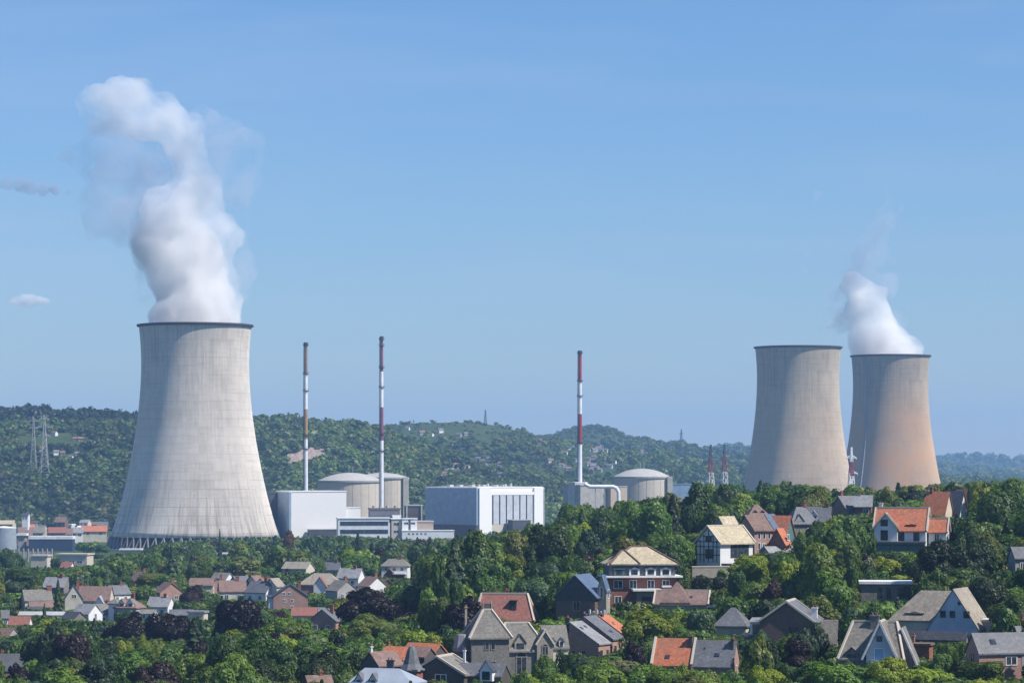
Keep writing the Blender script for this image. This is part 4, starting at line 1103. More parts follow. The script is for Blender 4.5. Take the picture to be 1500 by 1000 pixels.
simple('grey_gable_house', 'grey house with pale diagonal verge below the bright red roof', 8, 946, 850, -30, (0, 912, 26, 930), None, 32, 28, 14, 12, 'gx', 'grey_render', 'brown_tile')
h = simple('turreted_house', 'house with cluster of pinkish roofs and pale dormers above the dark purple trees', 190, 910, 940, -20, (166, 874, 216, 892), 'the pinkish clustered roofs', 36, 30, 20, 14, 'hip', 'grey_render', 'pink_tile', hl=12, hr=12)
h.dormer(-6, -14, 22, 9, 6, 6, 10, 'white_render', 'pink_tile'); h.dormer(8, -14, 22, 9, 6, 6, 10, 'white_render', 'stone_slate'); h.block(14, 14, 26, 8, 'hip', cx=-20, cy=-8, wall='white_render', roof='stone_slate', hl=6, hr=6); h.chim(4, 4, 30, 40)
simple('white_dormer_house', 'white house front with two dark windows peering between dark purple trees', 218, 916, 915, -12, (208, 894, 230, 906), None, 22, 20, 18, 5, 'gx', 'white_render', 'grey_stone', [('F', (-4, 4), 14, 3, 4)])
simple('slate_house', 'low slate-roofed house behind the gap between the dark purple trees', 266, 910, 930, 0, (250, 893, 284, 901), None, 34, 22, 10, 7, 'gx', 'grey_render', 'slate', [('F', (-10,), 6, 4, 4)])
simple('cream_house', 'cream flat-roofed house right of the low slate roof, above a bright bush', 290, 914, 920, -12, (278, 894, 304, 906), None, 24, 20, 17, 3, 'flat', 'cream_render', 'pale_slate')
h = simple('corner_house', 'dark-roofed house with small white gable in the bottom left corner', 16, 1000, 715, 24, (0, 950, 34, 990), 'the corner white gable', 46, 44, 20, 22, 'gx', 'brown_brick', 'dark_slate')
h.block(16, 10, 16, 9, 'gy', cx=6, cy=-26, wall='white_render', roof='dark_slate'); h.win('F', 0, 11, 6, 6)
h.chim(-12, 4, 32, 46)

_tr = random.Random(21)
tl = []
for px, py, rf in ((20, 874, 'stone_slate'), (84, 876, 'pale_slate'), (152, 916, 'stone_slate'), (172, 884, 'slate'), (236, 904, 'pale_slate'), (246, 884, 'brown_tile'), (318, 872, 'slate'), (340, 884, 'pink_tile'), (384, 886, 'slate'), (500, 882, 'stone_slate'),
                   (514, 862, 'pale_slate'), (488, 846, 'slate'), (545, 874, 'pink_tile'), (404, 842, 'stone_slate'), (356, 838, 'pale_slate'), (206, 862, 'pink_tile'), (478, 930, 'slate')):
    Y = meet(px, py)
    if Y is None: continue
    w = _tr.uniform(7.5, 10.5) / S(Y)
    h_ = House('town_house', None, 'house', px, py, Y, _tr.choice((-34, -18, 12, 28, 40)), (px - w * .45, py - w * .62, px + w * .45, py - w * .2), None, 'small houses of the valley town')
    h_.block(w, w * .8, w * .5, w * .38, _tr.choice(('gx', 'gx', 'gy')), wall=_tr.choice(('white_render', 'cream_render', 'grey_render', 'pink_brick', 'grey_stone')), roof=rf, ov=1.6)
    h_.wins('F', (-w * .25, w * .22), w * .28, w * .13, w * .16)
    h_.chim(w * .2, 0, w * .75, w * 1.02, w * .12, w * .1)
    tl.append((rf, h_.o, px))
for rf, o, px in tl:
    same = [q for q in tl if q[0] == rf]
    i = [q[2] for q in sorted(same, key=lambda q: q[2])].index(px)
    o['label'] = 'small town house with %s roof among trees, %s' % ({'stone_slate': 'stone-grey', 'slate': 'dark grey slate', 'pale_slate': 'pale grey', 'brown_tile': 'brown tile', 'pink_tile': 'faded pink'}[rf], 'leftmost' if i == 0 else 'rightmost' if i == len(same) - 1 else ('second', 'third', 'fourth', 'fifth')[i - 1] + ' from left')

# --- industrial strip left of the tower -----------------------------
o = tag(empty('storage_tank', (wx(6, 2050), 2050, 0)), 'wide pale blue storage tank at the left edge', 'tank')
MB().lathe([(9.6, -2), (9.6, wz(773, 2050))], 48).build('wall', M['zinc'], o, smooth=True); MB().lathe([(9.7, wz(773, 2050)), (9.7, wz(772, 2050)), (.01, wz(770, 2050))], 48).build('roof', M['white_paint'], o)
RECTS.append((0, 768, 26, 796, 2050))
M['navy_cladding'] = pm('navy_cladding', (.035, .06, .115), var=.1, scale=.3)
h = simple('warehouse', 'long dark blue warehouse with bright white parapet left of the single tower', 76, 802, 2000, 0, (24, 782, 106, 801), 'the dark blue warehouse', 64, 24, 13, 4.5, 'flat', 'navy_cladding', 'white_paint', cat='warehouse', ov=.5)
h.block(10, 12, 18, 3, 'flat', cx=-44, cy=4, wall='grey_render', roof='white_paint')
simple('warehouse', 'yellowish-white long roofed works building at the far left edge', 6, 792, 2200, 0, (0, 761, 20, 770), None, 30, 30, 25, 5, 'gx', 'cream_render', 'tan_tile', cat='warehouse')
for px, py, w, roof, wall, lab in ((34, 796, 26, 'pink_tile', 'pink_brick', 'works building with faded pink roof right of the pale tank'), (54, 792, 20, 'stone_slate', 'cream_render', 'works building with stone-grey roof behind the dark blue warehouse'),
                                   (84, 792, 24, 'red_tile', 'pink_brick', 'works building with reddish sloping roof, tallest behind the dark blue warehouse'), (98, 794, 16, 'pink_tile', 'white_render', 'white building with pink end behind the right end of the warehouse'),
                                   (113, 792, 16, 'pale_slate', 'white_render', 'small bright white building left of the long orange roof'), (138, 790, 36, 'orange_tile', 'cream_render', 'long low building with orange roof nearest the single tower'), (150, 784, 14, 'slate', 'grey_render', 'small slate-roofed house behind the long orange roof')):
    simple('works_building', lab, px, py, 2120 + px, 8, (px - w / 2, py - 22, px + w / 2, py - 8), None, w, 18, 13, 7, 'gx', wall, roof, [('F', (-w * .25, w * .25), 9, 4, 3)], cat='building', group='works buildings beside the river')
for px, py, w, hh, rh, roof, wall, lab in ((30, 783, 16, 7, 4, 'pink_tile', 'white_render', 'low white works shed with pink roof just right of the pale tank'), (44, 780, 14, 8, 4, 'orange_tile', 'cream_render', 'works shed with orange roof behind the left end of the warehouse'),
                                   (50, 774, 9, 9, 2, 'grey_stone', 'concrete_grey', 'square grey works block left of the big pylon foot'), (38, 764, 9, 9, 4, 'dark_slate', 'white_render', 'small white house with dark roof standing alone at the forest edge'),
                                   (60, 779, 14, 7, 3, 'slate', 'tan_panel', 'tan works shed with slate roof at the foot of the big pylon'), (72, 781, 12, 6, 2, 'zinc', 'dark_brick', 'low dark works shed with metal roof behind the middle of the warehouse'),
                                   (90, 772, 16, 8, 7, 'pink_tile', 'brown_brick', 'tall works house with pinkish hipped-looking roof above the warehouse'), (104, 779, 7, 10, 2, 'white_paint', 'white_render', 'narrow white works tower block near the right end of the warehouse'),
                                   (118, 779, 8, 6, 3, 'white_paint', 'white_render', 'small white-roofed works shed between the warehouse and the orange roof'), (125, 771, 13, 6, 4, 'pale_slate', 'cream_render', 'cream house with pale roof behind the long orange roof'),
                                   (141, 776, 13, 8, 4, 'brown_tile', 'pink_brick', 'brown-roofed works building behind the long orange roof'), (154, 779, 9, 9, 3, 'dark_slate', 'navy_cladding', 'dark navy works block nearest the single tower foot')):
    simple('works_building', lab, px, py, 2330 + px, 10 - px % 7 * 4, (px - w / 2, py - hh - rh, px + w / 2, py - 3), None, w, 14, hh, rh, 'gx' if rh > 2 else 'flat', wall, roof, [('F', (-w * .25, w * .2), hh * .55, 2.5, 2.5)], cat='building', group='works buildings beside the river', ov=.8)
simple('flat_factory', 'long cream flat-roofed factory in front of the dark blue warehouse', 110, 836, 1620, -10, (86, 806, 136, 820), 'the cream factory', 46, 30, 24, 2, 'flat', 'concrete_pale', 'concrete_pale', [('F', (-14, 0, 12), 14, 8, 3)], cat='factory')
simple('flat_factory', 'small cream flat-roofed works left of the cream factory', 60, 832, 1640, -6, (48, 810, 74, 818), None, 24, 22, 18, 2, 'flat', 'concrete_pale', 'concrete_pale', cat='factory')
h = House('boundary_fence', 'row of pale concrete panels running below the dark blue warehouse', 'fence', 48, 818, 1750, -3, (20, 803, 76, 811), None)
b = MB()
for i in range(9): b.box((-28 + i * 7) * h.s, (-26.8 + i * 7) * h.s, -.3, .3, -2, 15 * h.s)
b.build('post', M['concrete_pale'], h.o); MB().box(-28 * h.s, 28 * h.s, -.08, .08, 1 * h.s, 11 * h.s).build('panel', M['concrete_grey'], h.o)
simple('basin_shed', 'low pale shed at the left foot of the single tower', 192, 812, 1930, 0, (176, 802, 206, 809), None, 30, 14, 7, 2, 'flat', 'concrete_pale', 'white_paint', cat='shed')
simple('small_pink_house', 'tiny house with red roof and white wall below the cream factory', 99, 842, 1480, -20, (92, 820, 108, 830), None, 16, 14, 12, 7, 'gx', 'white_render', 'red_tile')
simple('garden_shed', 'white flat roof glimpsed between trees under the right side of the single tower', 325, 822, 1750, 0, (314, 807, 336, 813), None, 22, 14, 11, 2, 'flat', 'concrete_pale', 'white_paint', cat='shed')
# ---------------------------------------------------------------- steam
def steam_mat(name, dens, lo, hi, scale, aniso=.0, colr=(1.0, .995, .99)):
    t = NT(name)
    co = t.coord()
    warp = t.n('ShaderNodeTexNoise')
    warp.inputs['Scale'].default_value = scale * .8
    warp.inputs['Detail'].default_value = 2
    t.l(co, warp.inputs['Vector'])
    v = t.n('ShaderNodeVectorMath', operation='SCALE'); v.inputs['Scale'].default_value = 45
    t.l(warp.outputs['Color'], v.inputs[0])
    v2 = t.n('ShaderNodeVectorMath', operation='ADD'); t.l(co, v2.inputs[0]); t.l(v.outputs[0], v2.inputs[1])
    d = t.rng(t.noise(v2.outputs[0], scale, 5, .6), lo, hi, 0, dens)
    p = t.n('ShaderNodeVolumePrincipled')
    p.inputs['Color'].default_value = (*colr, 1)
    p.inputs['Anisotropy'].default_value = aniso
    t.l(d, p.inputs['Density'])
    t.l(p.outputs[0], t.out.inputs['Volume'])
    t.m.cycles.volume_step_rate = 1.0
    return t.m


def puff_mesh(name, blobs, Y, mat, parent, voxel, bump, seed, depth=.8):
    """blobs: (column, row, radius px[, offset in depth px]); union of puffs, wrinkled"""
    s_ = S(Y)
    ox, oz = parent.location.x, parent.location.z
    rs = np.random.RandomState(seed)
    import bmesh
    bm = bmesh.new()
    for b in blobs:
        px, py, r = b[:3]
        dy = b[3] if len(b) > 3 else rs.uniform(-.25, .25) * r
        mt = Matrix.Translation((wx(px, Y) - ox, dy * s_, wz(py, Y) - oz)) @ Matrix.Diagonal((1, depth, 1, 1))
        bmesh.ops.create_icosphere(bm, subdivisions=3, radius=r * s_, matrix=mt)
    me = bpy.data.meshes.new(name); bm.to_mesh(me); bm.free()
    o = bpy.data.objects.new(name, me); COL.objects.link(o)
    rm = o.modifiers.new('remesh', 'REMESH'); rm.mode = 'VOXEL'; rm.voxel_size = voxel
    sm = o.modifiers.new('smooth', 'SMOOTH'); sm.iterations = 6; sm.factor = .5
    dg = bpy.context.evaluated_depsgraph_get(); dg.update()
    me2 = bpy.data.meshes.new_from_object(o.evaluated_get(dg))
    o.modifiers.clear()
    o.data = me2
    bpy.data.meshes.remove(me)
    me2.name = name
    n = len(me2.vertices)
    co = np.empty(n * 3, np.float32); me2.vertices.foreach_get('co', co); co = co.reshape(-1, 3)
    no = np.empty(n * 3, np.float32); me2.vertices.foreach_get('normal', no); no = no.reshape(-1, 3)
    q = co / s_
    dsp = (vnoise(q[:, 0] / 26 + q[:, 1] / 31, q[:, 2] / 24 + q[:, 1] / 40, seed) + .6 * vnoise(q[:, 0] / 11 - q[:, 1] / 17, q[:, 2] / 12 + 3, seed + 1) + .3 * vnoise(q[:, 0] / 5 + q[:, 1] / 9, q[:, 2] / 5.5, seed + 2)) * bump * s_
    co = co + no * dsp[:, None]
    me2.vertices.foreach_set('co', co.ravel().astype(np.float32)); me2.update()
    me2.materials.clear(); me2.materials.append(mat)
    me2.shade_smooth()
    o.parent = parent
    return o


M['steam_dense'] = steam_mat('steam_dense', .13, .29, .60, .024)
M['steam_soft'] = steam_mat('steam_soft', .08, .32, .65, .028)
M['steam_thin'] = steam_mat('steam_thin', .05, .41, .70, .032, colr=(.70, .78, .90))

o = tag(empty('steam_plume', (wx(286, 2040), 2040, 161.5)), 'tall white billowing steam plume bending left above the single cooling tower', 'steam')
puff_mesh('dense_steam', [(283, 470, 62), (265, 462, 40), (305, 462, 42), (284, 440, 58), (280, 420, 56), (298, 425, 42), (268, 400, 52), (285, 390, 48), (262, 375, 48), (248, 360, 46), (275, 355, 40), (230, 350, 36), (212, 352, 24), (250, 335, 36),
                          (262, 318, 30), (266, 300, 24), (268, 285, 18), (300, 350, 20), (315, 400, 26), (322, 440, 24)], 2040, M['steam_dense'], o, 3.2, 10, 11)
puff_mesh('soft_steam', [(298, 440, 62), (272, 392, 60), (240, 350, 52), (290, 370, 52), (318, 420, 40), (250, 312, 46), (310, 335, 38), (270, 280, 34), (284, 466, 64), (150, 160, 36), (135, 150, 24), (145, 180, 26), (175, 148, 34), (200, 142, 26), (205, 165, 40), (235, 172, 38), (222, 155, 24), (180, 180, 30), (255, 190, 34), (270, 210, 34), (280, 232, 32), (285, 255, 28), (292, 275, 26), (305, 290, 26), (312, 268, 20), (318, 300, 20),
                         (330, 335, 20), (345, 345, 14), (280, 300, 20), (285, 180, 18)], 2040, M['steam_soft'], o, 3.2, 12, 21)
puff_mesh('thin_steam', [(190, 215, 56), (150, 230, 44), (125, 222, 26), (215, 260, 60), (180, 275, 50), (150, 300, 36), (140, 330, 24), (135, 350, 14), (200, 320, 52), (230, 300, 52), (310, 200, 38), (300, 170, 24), (340, 215, 38), (350, 245, 38), (372, 262, 22), (365, 220, 26), (330, 265, 46), (340, 300, 34),
                         (330, 340, 40), (345, 395, 30), (350, 430, 28), (215, 400, 22), (212, 440, 18), (100, 220, 14), (90, 226, 10)], 2040, M['steam_thin'], o, 4.0, 16, 31)
o = tag(empty('steam_plume', (wx(1304.5, 2935), 2935, 176)), 'small light steam plume leaning left above the orange-tinted tower', 'steam')
puff_mesh('dense_steam', [(1300, 518, 40), (1280, 514, 30), (1328, 516, 26), (1290, 495, 34), (1282, 478, 32), (1280, 460, 30), (1272, 445, 28), (1262, 425, 22), (1250, 412, 15), (1240, 420, 11), (1288, 432, 18), (1250, 468, 18), (1230, 472, 14), (1214, 476, 9), (1312, 498, 22), (1265, 495, 26), (1262, 455, 24)], 2935, M['steam_dense'], o, 3.2, 8, 41)
puff_mesh('thin_steam', [(1262, 395, 26), (1275, 370, 26), (1285, 345, 20), (1298, 320, 18), (1305, 300, 14), (1298, 280, 10), (1300, 420, 20), (1225, 440, 22), (1240, 400, 18), (1230, 470, 22), (1185, 375, 14), (1180, 395, 12), (1195, 288, 12), (1183, 310, 8), (1320, 470, 18), (1322, 305, 10), (1310, 380, 10), (1190, 350, 8)], 2935, M['steam_thin'], o, 4, 11, 51)

M['cloud'] = steam_mat('cloud_vapour', .03, .30, .60, .012)
M['cloud_grey'] = steam_mat('cloud_thin', .02, .30, .62, .010, colr=(.55, .62, .74))
for lab, px, py, mt, bl in (('small white fair-weather cloud low in the sky at the far left', 42, 440, 'cloud', [(16, 441, 5), (25, 440, 8), (36, 439, 9), (46, 439, 9), (57, 440, 8), (66, 441, 6), (40, 442, 8)]),
                            ('thin grey cloud streak in the sky at the left edge', 40, 275, 'cloud_grey', [(-10, 268, 12), (10, 268, 12), (30, 270, 12), (45, 274, 12), (62, 277, 10), (82, 278, 9), (100, 281, 7)])):
    o = tag(empty('cloud', (wx(px, 16500), 16500, wz(py, 16500))), lab, 'cloud')
    puff_mesh('vapour', bl, 16500, M[mt], o, 9.0, 4, 61)

# ---------------------------------------------------------------- foliage
def crown(seed, kind='round', n=3800, size=.75, jit=.36):
    """leaf clumps through a crown about 10 m wide and 10 m high, its base at z = 0"""
    rs = np.random.RandomState(seed)
    if kind == 'conifer':
        t = rs.rand(n) ** 1.35
        saw = .62 + .38 * (1 - (t * 9 + .15 * rs.rand(n)) % 1.0)
        az = rs.rand(n) * 2 * math.pi
        arm = .8 + .2 * np.sin(az * 5 + np.floor(t * 9) * 2.1)
        r = 3.4 * (1 - t) ** .85 * saw * arm * (.45 + .55 * rs.rand(n) ** .4) + .1
        P = np.stack([r * np.cos(az), r * np.sin(az), t * 10.6], -1)
        N = np.stack([np.cos(az), np.sin(az), .75 + 0 * az], -1)
    else:
        if kind == 'round': nl, ax, cz = 15, (3.5, 3.5, 3.1), 5.2
        elif kind == 'tall': nl, ax, cz = 14, (2.5, 2.5, 4.0), 5.6
        elif kind == 'wide': nl, ax, cz = 18, (4.3, 4.3, 2.5), 4.6
        else: nl, ax, cz = 8, (3.6, 3.6, 2.0), 2.6       # bush
        C, R = [], []
        for i in range(nl):
            d = rs.randn(3); d /= np.linalg.norm(d)
            rr = rs.rand() ** .4
            C.append([d[0] * ax[0] * rr, d[1] * ax[1] * rr, cz + d[2] * ax[2] * rr]); R.append(rs.uniform(.95, 2.3))
        C.append([0, 0, cz]); R.append(min(ax) * .82)
        C, R = np.array(C), np.array(R)
        w = R ** 2 / (R ** 2).sum()
        pick = rs.choice(len(R), int(n * 2.0), p=w)
        d = rs.randn(len(pick), 3); d /= np.linalg.norm(d, axis=1)[:, None]
        lump = 1 + .14 * np.sin(d[:, 0] * 7 + pick) * np.cos(d[:, 2] * 6 + pick * 2)
        P = C[pick] + d * (R[pick] * lump * (.80 + .24 * rs.rand(len(pick))))[:, None]
        inside = (np.linalg.norm(P[:, None] - C[None], axis=2) / R[None] < .74).any(1)
        keep = ~inside & ((d[:, 2] > -.55) | (rs.rand(len(pick)) < .4))
        P, N = P[keep][:n], d[keep][:n]
        Nc = P - np.array([0, 0, cz * .8]); Nc /= np.linalg.norm(Nc, axis=1)[:, None]
        N = N * .75 + Nc * .35
    N = N + rs.randn(*N.shape) * jit
    N /= np.linalg.norm(N, axis=1)[:, None]
    T = np.cross(N, rs.randn(*N.shape)); T /= np.linalg.norm(T, axis=1)[:, None]
    B = np.cross(N, T)
    s1 = (size * (.55 + .75 * rs.rand(len(P))))[:, None] * .5
    s2 = s1 * (.55 + .5 * rs.rand(len(P)))[:, None]
    q = np.stack([P - T * s1, P - B * s2 * .9 + N * s2 * .2, P + T * s1, P + B * s2], 1)
    return q.reshape(-1, 3)


def quads(co): return np.arange(len(co)).reshape(-1, 4)


def trunk_mb(kind, seed):
    rs = random.Random(seed)
    m = MB()
    if kind == 'conifer':
        m.bar((0, 0, -2), (0, 0, 9), .42, .08)
        return m
    top = 3.6 if kind != 'bush' else 1.2
    m.bar((0, 0, -2.5), (.1, .05, top), .62, .42)
    for i in range(5):
        a = i * 1.26 + rs.random() * .5
        L = 1.5 + rs.random() * 1.4
        m.bar((.1, .05, top - .3 - .2 * i), (math.cos(a) * L, math.sin(a) * L, top + 1.6 + rs.random() * 1.6), .26, .08)
    return m


PROTO = {}
for kind, seeds in (('round', (1, 2, 3, 4)), ('tall', (5, 6)), ('wide', (7, 8, 9)), ('bush', (10, 11)), ('conifer', (12, 13))):
    PROTO[kind] = []
    for sd in seeds:
        co = crown(sd, kind, 9500 if kind != 'bush' else 4500, .46)
        PROTO[kind].append((np_mesh('crown', co, quads(co), M['leaf']), None))
        t = trunk_mb(kind, sd)
        me = bpy.data.meshes.new('trunk'); me.from_pydata(t.v, [], t.f); me.materials.append(M['bark'])
        PROTO[kind][-1] = (PROTO[kind][-1][0], me)
LOW = {k: [crown(sd + 100, k, 900 if k != 'bush' else 400, 1.1, .3) for sd in range(3)] for k in ('round', 'tall', 'wide', 'bush', 'conifer')}

# green tints (base colours)
TINT = {'dark green': (.026, .055, .018), 'mid-green': (.045, .085, .022), 'fresh green': (.068, .118, .026), 'olive green': (.075, .098, .030),
        'lime green': (.125, .165, .022), 'blue-green': (.034, .066, .046), 'dark purple': (.011, .006, .011), 'purple-brown': (.026, .015, .018),
        'very dark green': (.016, .030, .015), 'grey-green': (.070, .090, .060), 'rusty brown': (.085, .045, .032)}
for _k in TINT:
    if 'purple' not in _k: TINT[_k] = (TINT[_k][0] * 1.5, TINT[_k][1] * 1.52, TINT[_k][2] * 1.25)
SOFT = []
LIMIT = [(-200, 826), (0, 824), (40, 830), (90, 830), (135, 826), (160, 812), (200, 806), (235, 793), (300, 788), (400, 786), (430, 784), (470, 782), (520, 782), (560, 786), (600, 788), (660, 786), (700, 776), (745, 774), (780, 762), (800, 746), (830, 738), (870, 730), (910, 731),
         (950, 728), (985, 718), (1000, 711), (1050, 705), (1100, 706), (1180, 708), (1250, 712), (1320, 709), (1370, 703), (1400, 706), (1430, 702), (1450, 697), (1475, 705), (1500, 698), (1700, 698)]


def limit(px): return np.interp(px, [a for a, b in LIMIT], [b for a, b in LIMIT])


TREES = []   # x, y, z, height, width, kind, tint, rank
rs = np.random.RandomState(5)


def fits(x, y, z, hgt, wid, soft=True):
    """greatest height up to hgt that hides no house and does not rise above the photographed tree line"""
    px = 750 + x * F / y
    half = wid / 2 * F / y
    top = max(limit(px - half * .5), limit(px), limit(px + half * .5))
    for x0, y0, x1, y1, Y in RECTS:
        if Y > y and px + half * .85 > x0 and px - half * .85 < x1:
            base = HOR + (EYE - z) * F / y
            if base > y0: top = max(top, y1 - 1)
    cap = EYE - (top - HOR) * y / F - z
    if soft:
        for x0, y0, x1, y1, Y in SOFT:
            if Y > y + 6 and px + half * .8 > x0 and px - half * .8 < x1 and HOR + (EYE - z) * F / y > y0:
                cap = min(cap, max(3.2, EYE - (y1 - HOR) * y / F - z))
    return min(hgt, cap)


def free(x, y, wid):
    for fx, fy, fr in FOOT:
        if (x - fx) ** 2 + (y - fy) ** 2 < (fr + wid * .30) ** 2: return False
    return True


# trees the photograph singles out: column, top row, width px, distance, kind, tint
BIG = [(535, 857, 105, 700, 'round', 'dark purple'), (350, 876, 98, 690, 'round', 'dark purple'), (188, 892, 78, 745, 'round', 'dark purple'), (246, 897, 72, 735, 'round', 'dark purple'), (104, 925, 72, 640, 'round', 'purple-brown'),
       (676, 868, 92, 560, 'round', 'dark purple'), (590, 892, 60, 700, 'round', 'dark purple'), (225, 968, 80, 545, 'wide', 'purple-brown'), (292, 938, 36, 600, 'tall', 'dark purple'), (28, 968, 46, 620, 'round', 'dark purple'),
       (945, 888, 92, 535, 'round', 'lime green'), (1098, 812, 80, 625, 'round', 'lime green'), (1150, 818, 70, 632, 'wide', 'olive green'), (1300, 811, 54, 615, 'wide', 'lime green'), (178, 928, 40, 640, 'round', 'lime green'), (206, 925, 42, 650, 'round', 'lime green'),
       (680, 838, 50, 830, 'round', 'fresh green'), (545, 900, 92, 640, 'wide', 'olive green'), (1375, 797, 62, 575, 'tall', 'very dark green'), (1425, 792, 76, 580, 'round', 'very dark green'), (1352, 806, 40, 585, 'round', 'very dark green'),
       (85, 851, 26, 945, 'conifer', 'dark green'), (322, 777, 13, 1560, 'conifer', 'dark green'), (424, 782, 22, 1420, 'tall', 'rusty brown'), (525, 790, 34, 1380, 'conifer', 'very dark green'), (1336, 711, 38, 830, 'tall', 'very dark green'),
       (284, 908, 74, 600, 'conifer', 'blue-green'), (318, 930, 60, 585, 'conifer', 'blue-green'), (75, 920, 50, 700, 'wide', 'grey-green'), (1225, 748, 92, 625, 'wide', 'mid-green'), (1192, 770, 50, 630, 'round', 'mid-green'), (1450, 697, 74, 840, 'round', 'mid-green'), (1492, 699, 44, 830, 'round', 'dark green'),
       (1485, 748, 40, 740, 'round', 'grey-green'), (1440, 775, 70, 690, 'wide', 'fresh green'), (1040, 893, 60, 560, 'round', 'grey-green'), (1080, 835, 40, 600, 'round', 'dark green'), (1045, 838, 66, 618, 'bush', 'very dark green'), (1010, 735, 66, 850, 'wide', 'fresh green'), (955, 745, 60, 850, 'wide', 'mid-green'),
       (900, 748, 60, 880, 'wide', 'fresh green'), (1060, 712, 60, 900, 'wide', 'mid-green'), (1125, 712, 60, 900, 'round', 'mid-green'), (240, 838, 90, 1120, 'wide', 'olive green'), (170, 850, 50, 1120, 'round', 'mid-green'), (1240, 860, 50, 545, 'round', 'fresh green'), (1165, 845, 60, 590, 'wide', 'mid-green'), (1130, 850, 50, 560, 'wide', 'purple-brown'),
       (1250, 875, 50, 520, 'wide', 'olive green'), (800, 962, 60, 470, 'wide', 'mid-green'), (1440, 960, 70, 436, 'round', 'mid-green'), (1300, 962, 80, 436, 'wide', 'lime green'), (1125, 970, 70, 450, 'wide', 'lime green'), (1245, 975, 70, 440, 'wide', 'fresh green'), (1165, 940, 50, 470, 'tall', 'purple-brown'), (1180, 905, 70, 478, 'wide', 'blue-green'), (1110, 925, 46, 480, 'wide', 'blue-green'),
       (880, 962, 90, 455, 'wide', 'fresh green'), (960, 972, 80, 448, 'wide', 'fresh green'), (770, 985, 50, 450, 'wide', 'mid-green'), (830, 945, 34, 485, 'bush', 'dark green'), (1200, 760, 40, 660, 'tall', 'dark green'), (1415, 945, 40, 455, 'bush', 'fresh green'), (1375, 955, 50, 446, 'wide', 'fresh green'), (15, 800, 60, 1300, 'round', 'dark green'), (25, 835, 50, 1050, 'tall', 'dark green'),
       (620, 855, 60, 860, 'wide', 'mid-green'), (600, 870, 50, 800, 'round', 'blue-green'), (650, 815, 60, 1020, 'wide', 'olive green'), (740, 800, 60, 1000, 'round', 'dark green'), (300, 800, 70, 1350, 'wide', 'mid-green'), (230, 800, 60, 1400, 'wide', 'fresh green'), (65, 885, 14, 905, 'conifer', 'dark green'), (128, 790, 40, 1900, 'wide', 'mid-green'), (152, 796, 34, 1880, 'round', 'dark green'), (140, 806, 36, 1780, 'wide', 'mid-green'), (70, 838, 60, 1330, 'wide', 'dark green'), (120, 832, 50, 1380, 'wide', 'mid-green'), (85, 815, 26, 1560, 'round', 'dark green'), (160, 826, 50, 1450, 'wide', 'mid-green')]
for px, py, w, Y, kind, tint in BIG:
    x = wx(px, Y); z = h1(x, Y)
    hgt = wz(py, Y) - z
    TREES.append((x, Y, z, max(hgt, 2.0), w * S(Y), kind, tint, 0))
    if Y < 1000 and (tint in ('dark purple', 'lime green', 'purple-brown', 'very dark green') or w > 80): SOFT.append((px - w * .4, py, px + w * .4, min(py + w * .5, 1000), Y))
GRID = {}


def gkey(x, y): return (int(x // 16), int(y // 16))


def too_close(x, y, w):
    k = gkey(x, y)
    for i in (-1, 0, 1):
        for j in (-1, 0, 1):
            for (a, b, c) in GRID.get((k[0] + i, k[1] + j), ()):
                if (a - x) ** 2 + (b - y) ** 2 < ((w + c) * .34) ** 2: return True
    return False


for t in TREES: GRID.setdefault(gkey(t[0], t[1]), []).append((t[0], t[1], t[4]))
names = list(TINT)
probs = {'near': ([.16, .31, .21, .13, .05, .06, .003, .008, .05, .03, 0], None), 'far': ([.26, .34, .12, .14, .015, .07, 0, .01, .04, .005, 0], None)}
N_TRY = 42000
Yc = 425 + (1940 - 425) * rs.rand(N_TRY) ** 1.1
Xc = (rs.rand(N_TRY) * 2 - 1) * (.19 + 45 / Yc) * Yc
Zc = H(Xc, Yc)
for x, y, z in zip(Xc, Yc, Zc):
    wid = rs.uniform(6.5, 12) if rs.rand() < .7 else rs.uniform(12, 17)
    if too_close(x, y, wid) or not free(x, y, wid): continue
    px = 750 + x * F / y
    hill = y > 700 and px > 760
    hgt = wid * rs.uniform(.85, 1.25) * (1.15 if hill else 1.0)
    if y > 1250: hgt = max(hgt * 1.15, 12.5)
    cap = fits(x, y, z, hgt, wid)
    if cap < 2.2: 
        if y < 470 or cap < 1.2: continue
    if cap < hgt * .6:
        wid = min(wid, max(3.0, cap * 1.5)); kind = 'bush'
        cap = fits(x, y, z, hgt, wid)
        hgt = min(cap, 4.5 if cap < 6 else cap)
        if hgt < 1.2: continue
        if hgt > 6: kind = 'round'
    else:
        hgt = min(hgt, cap)
        kind = rs.choice(['round', 'wide', 'tall', 'conifer'], p=[.5, .33, .115, .055])
        if kind in ('tall', 'conifer'): wid = min(wid, hgt * .62)
    tint = names[rs.choice(len(names), p=np.array(probs['near' if y < 900 else 'far'][0]) / sum(probs['near' if y < 900 else 'far'][0]))]
    if kind == 'conifer': tint = rs.choice(['very dark green', 'dark green', 'blue-green'])
    TREES.append((x, y, z, hgt, wid, kind, tint, 1))
    GRID.setdefault(gkey(x, y), []).append((x, y, wid))
# the nearest and largest in view are trees of their own, the rest one wood
def showing(t):
    x, y, z, hgt, wid, kind, tint, rank = t
    px, py = to_px(x, y, z + hgt)
    inside = -25 < px < 1525 and py < 1006
    return (F / y) ** 2 * wid * hgt * (1 if inside else .0) + (1e9 if rank == 0 else 0)


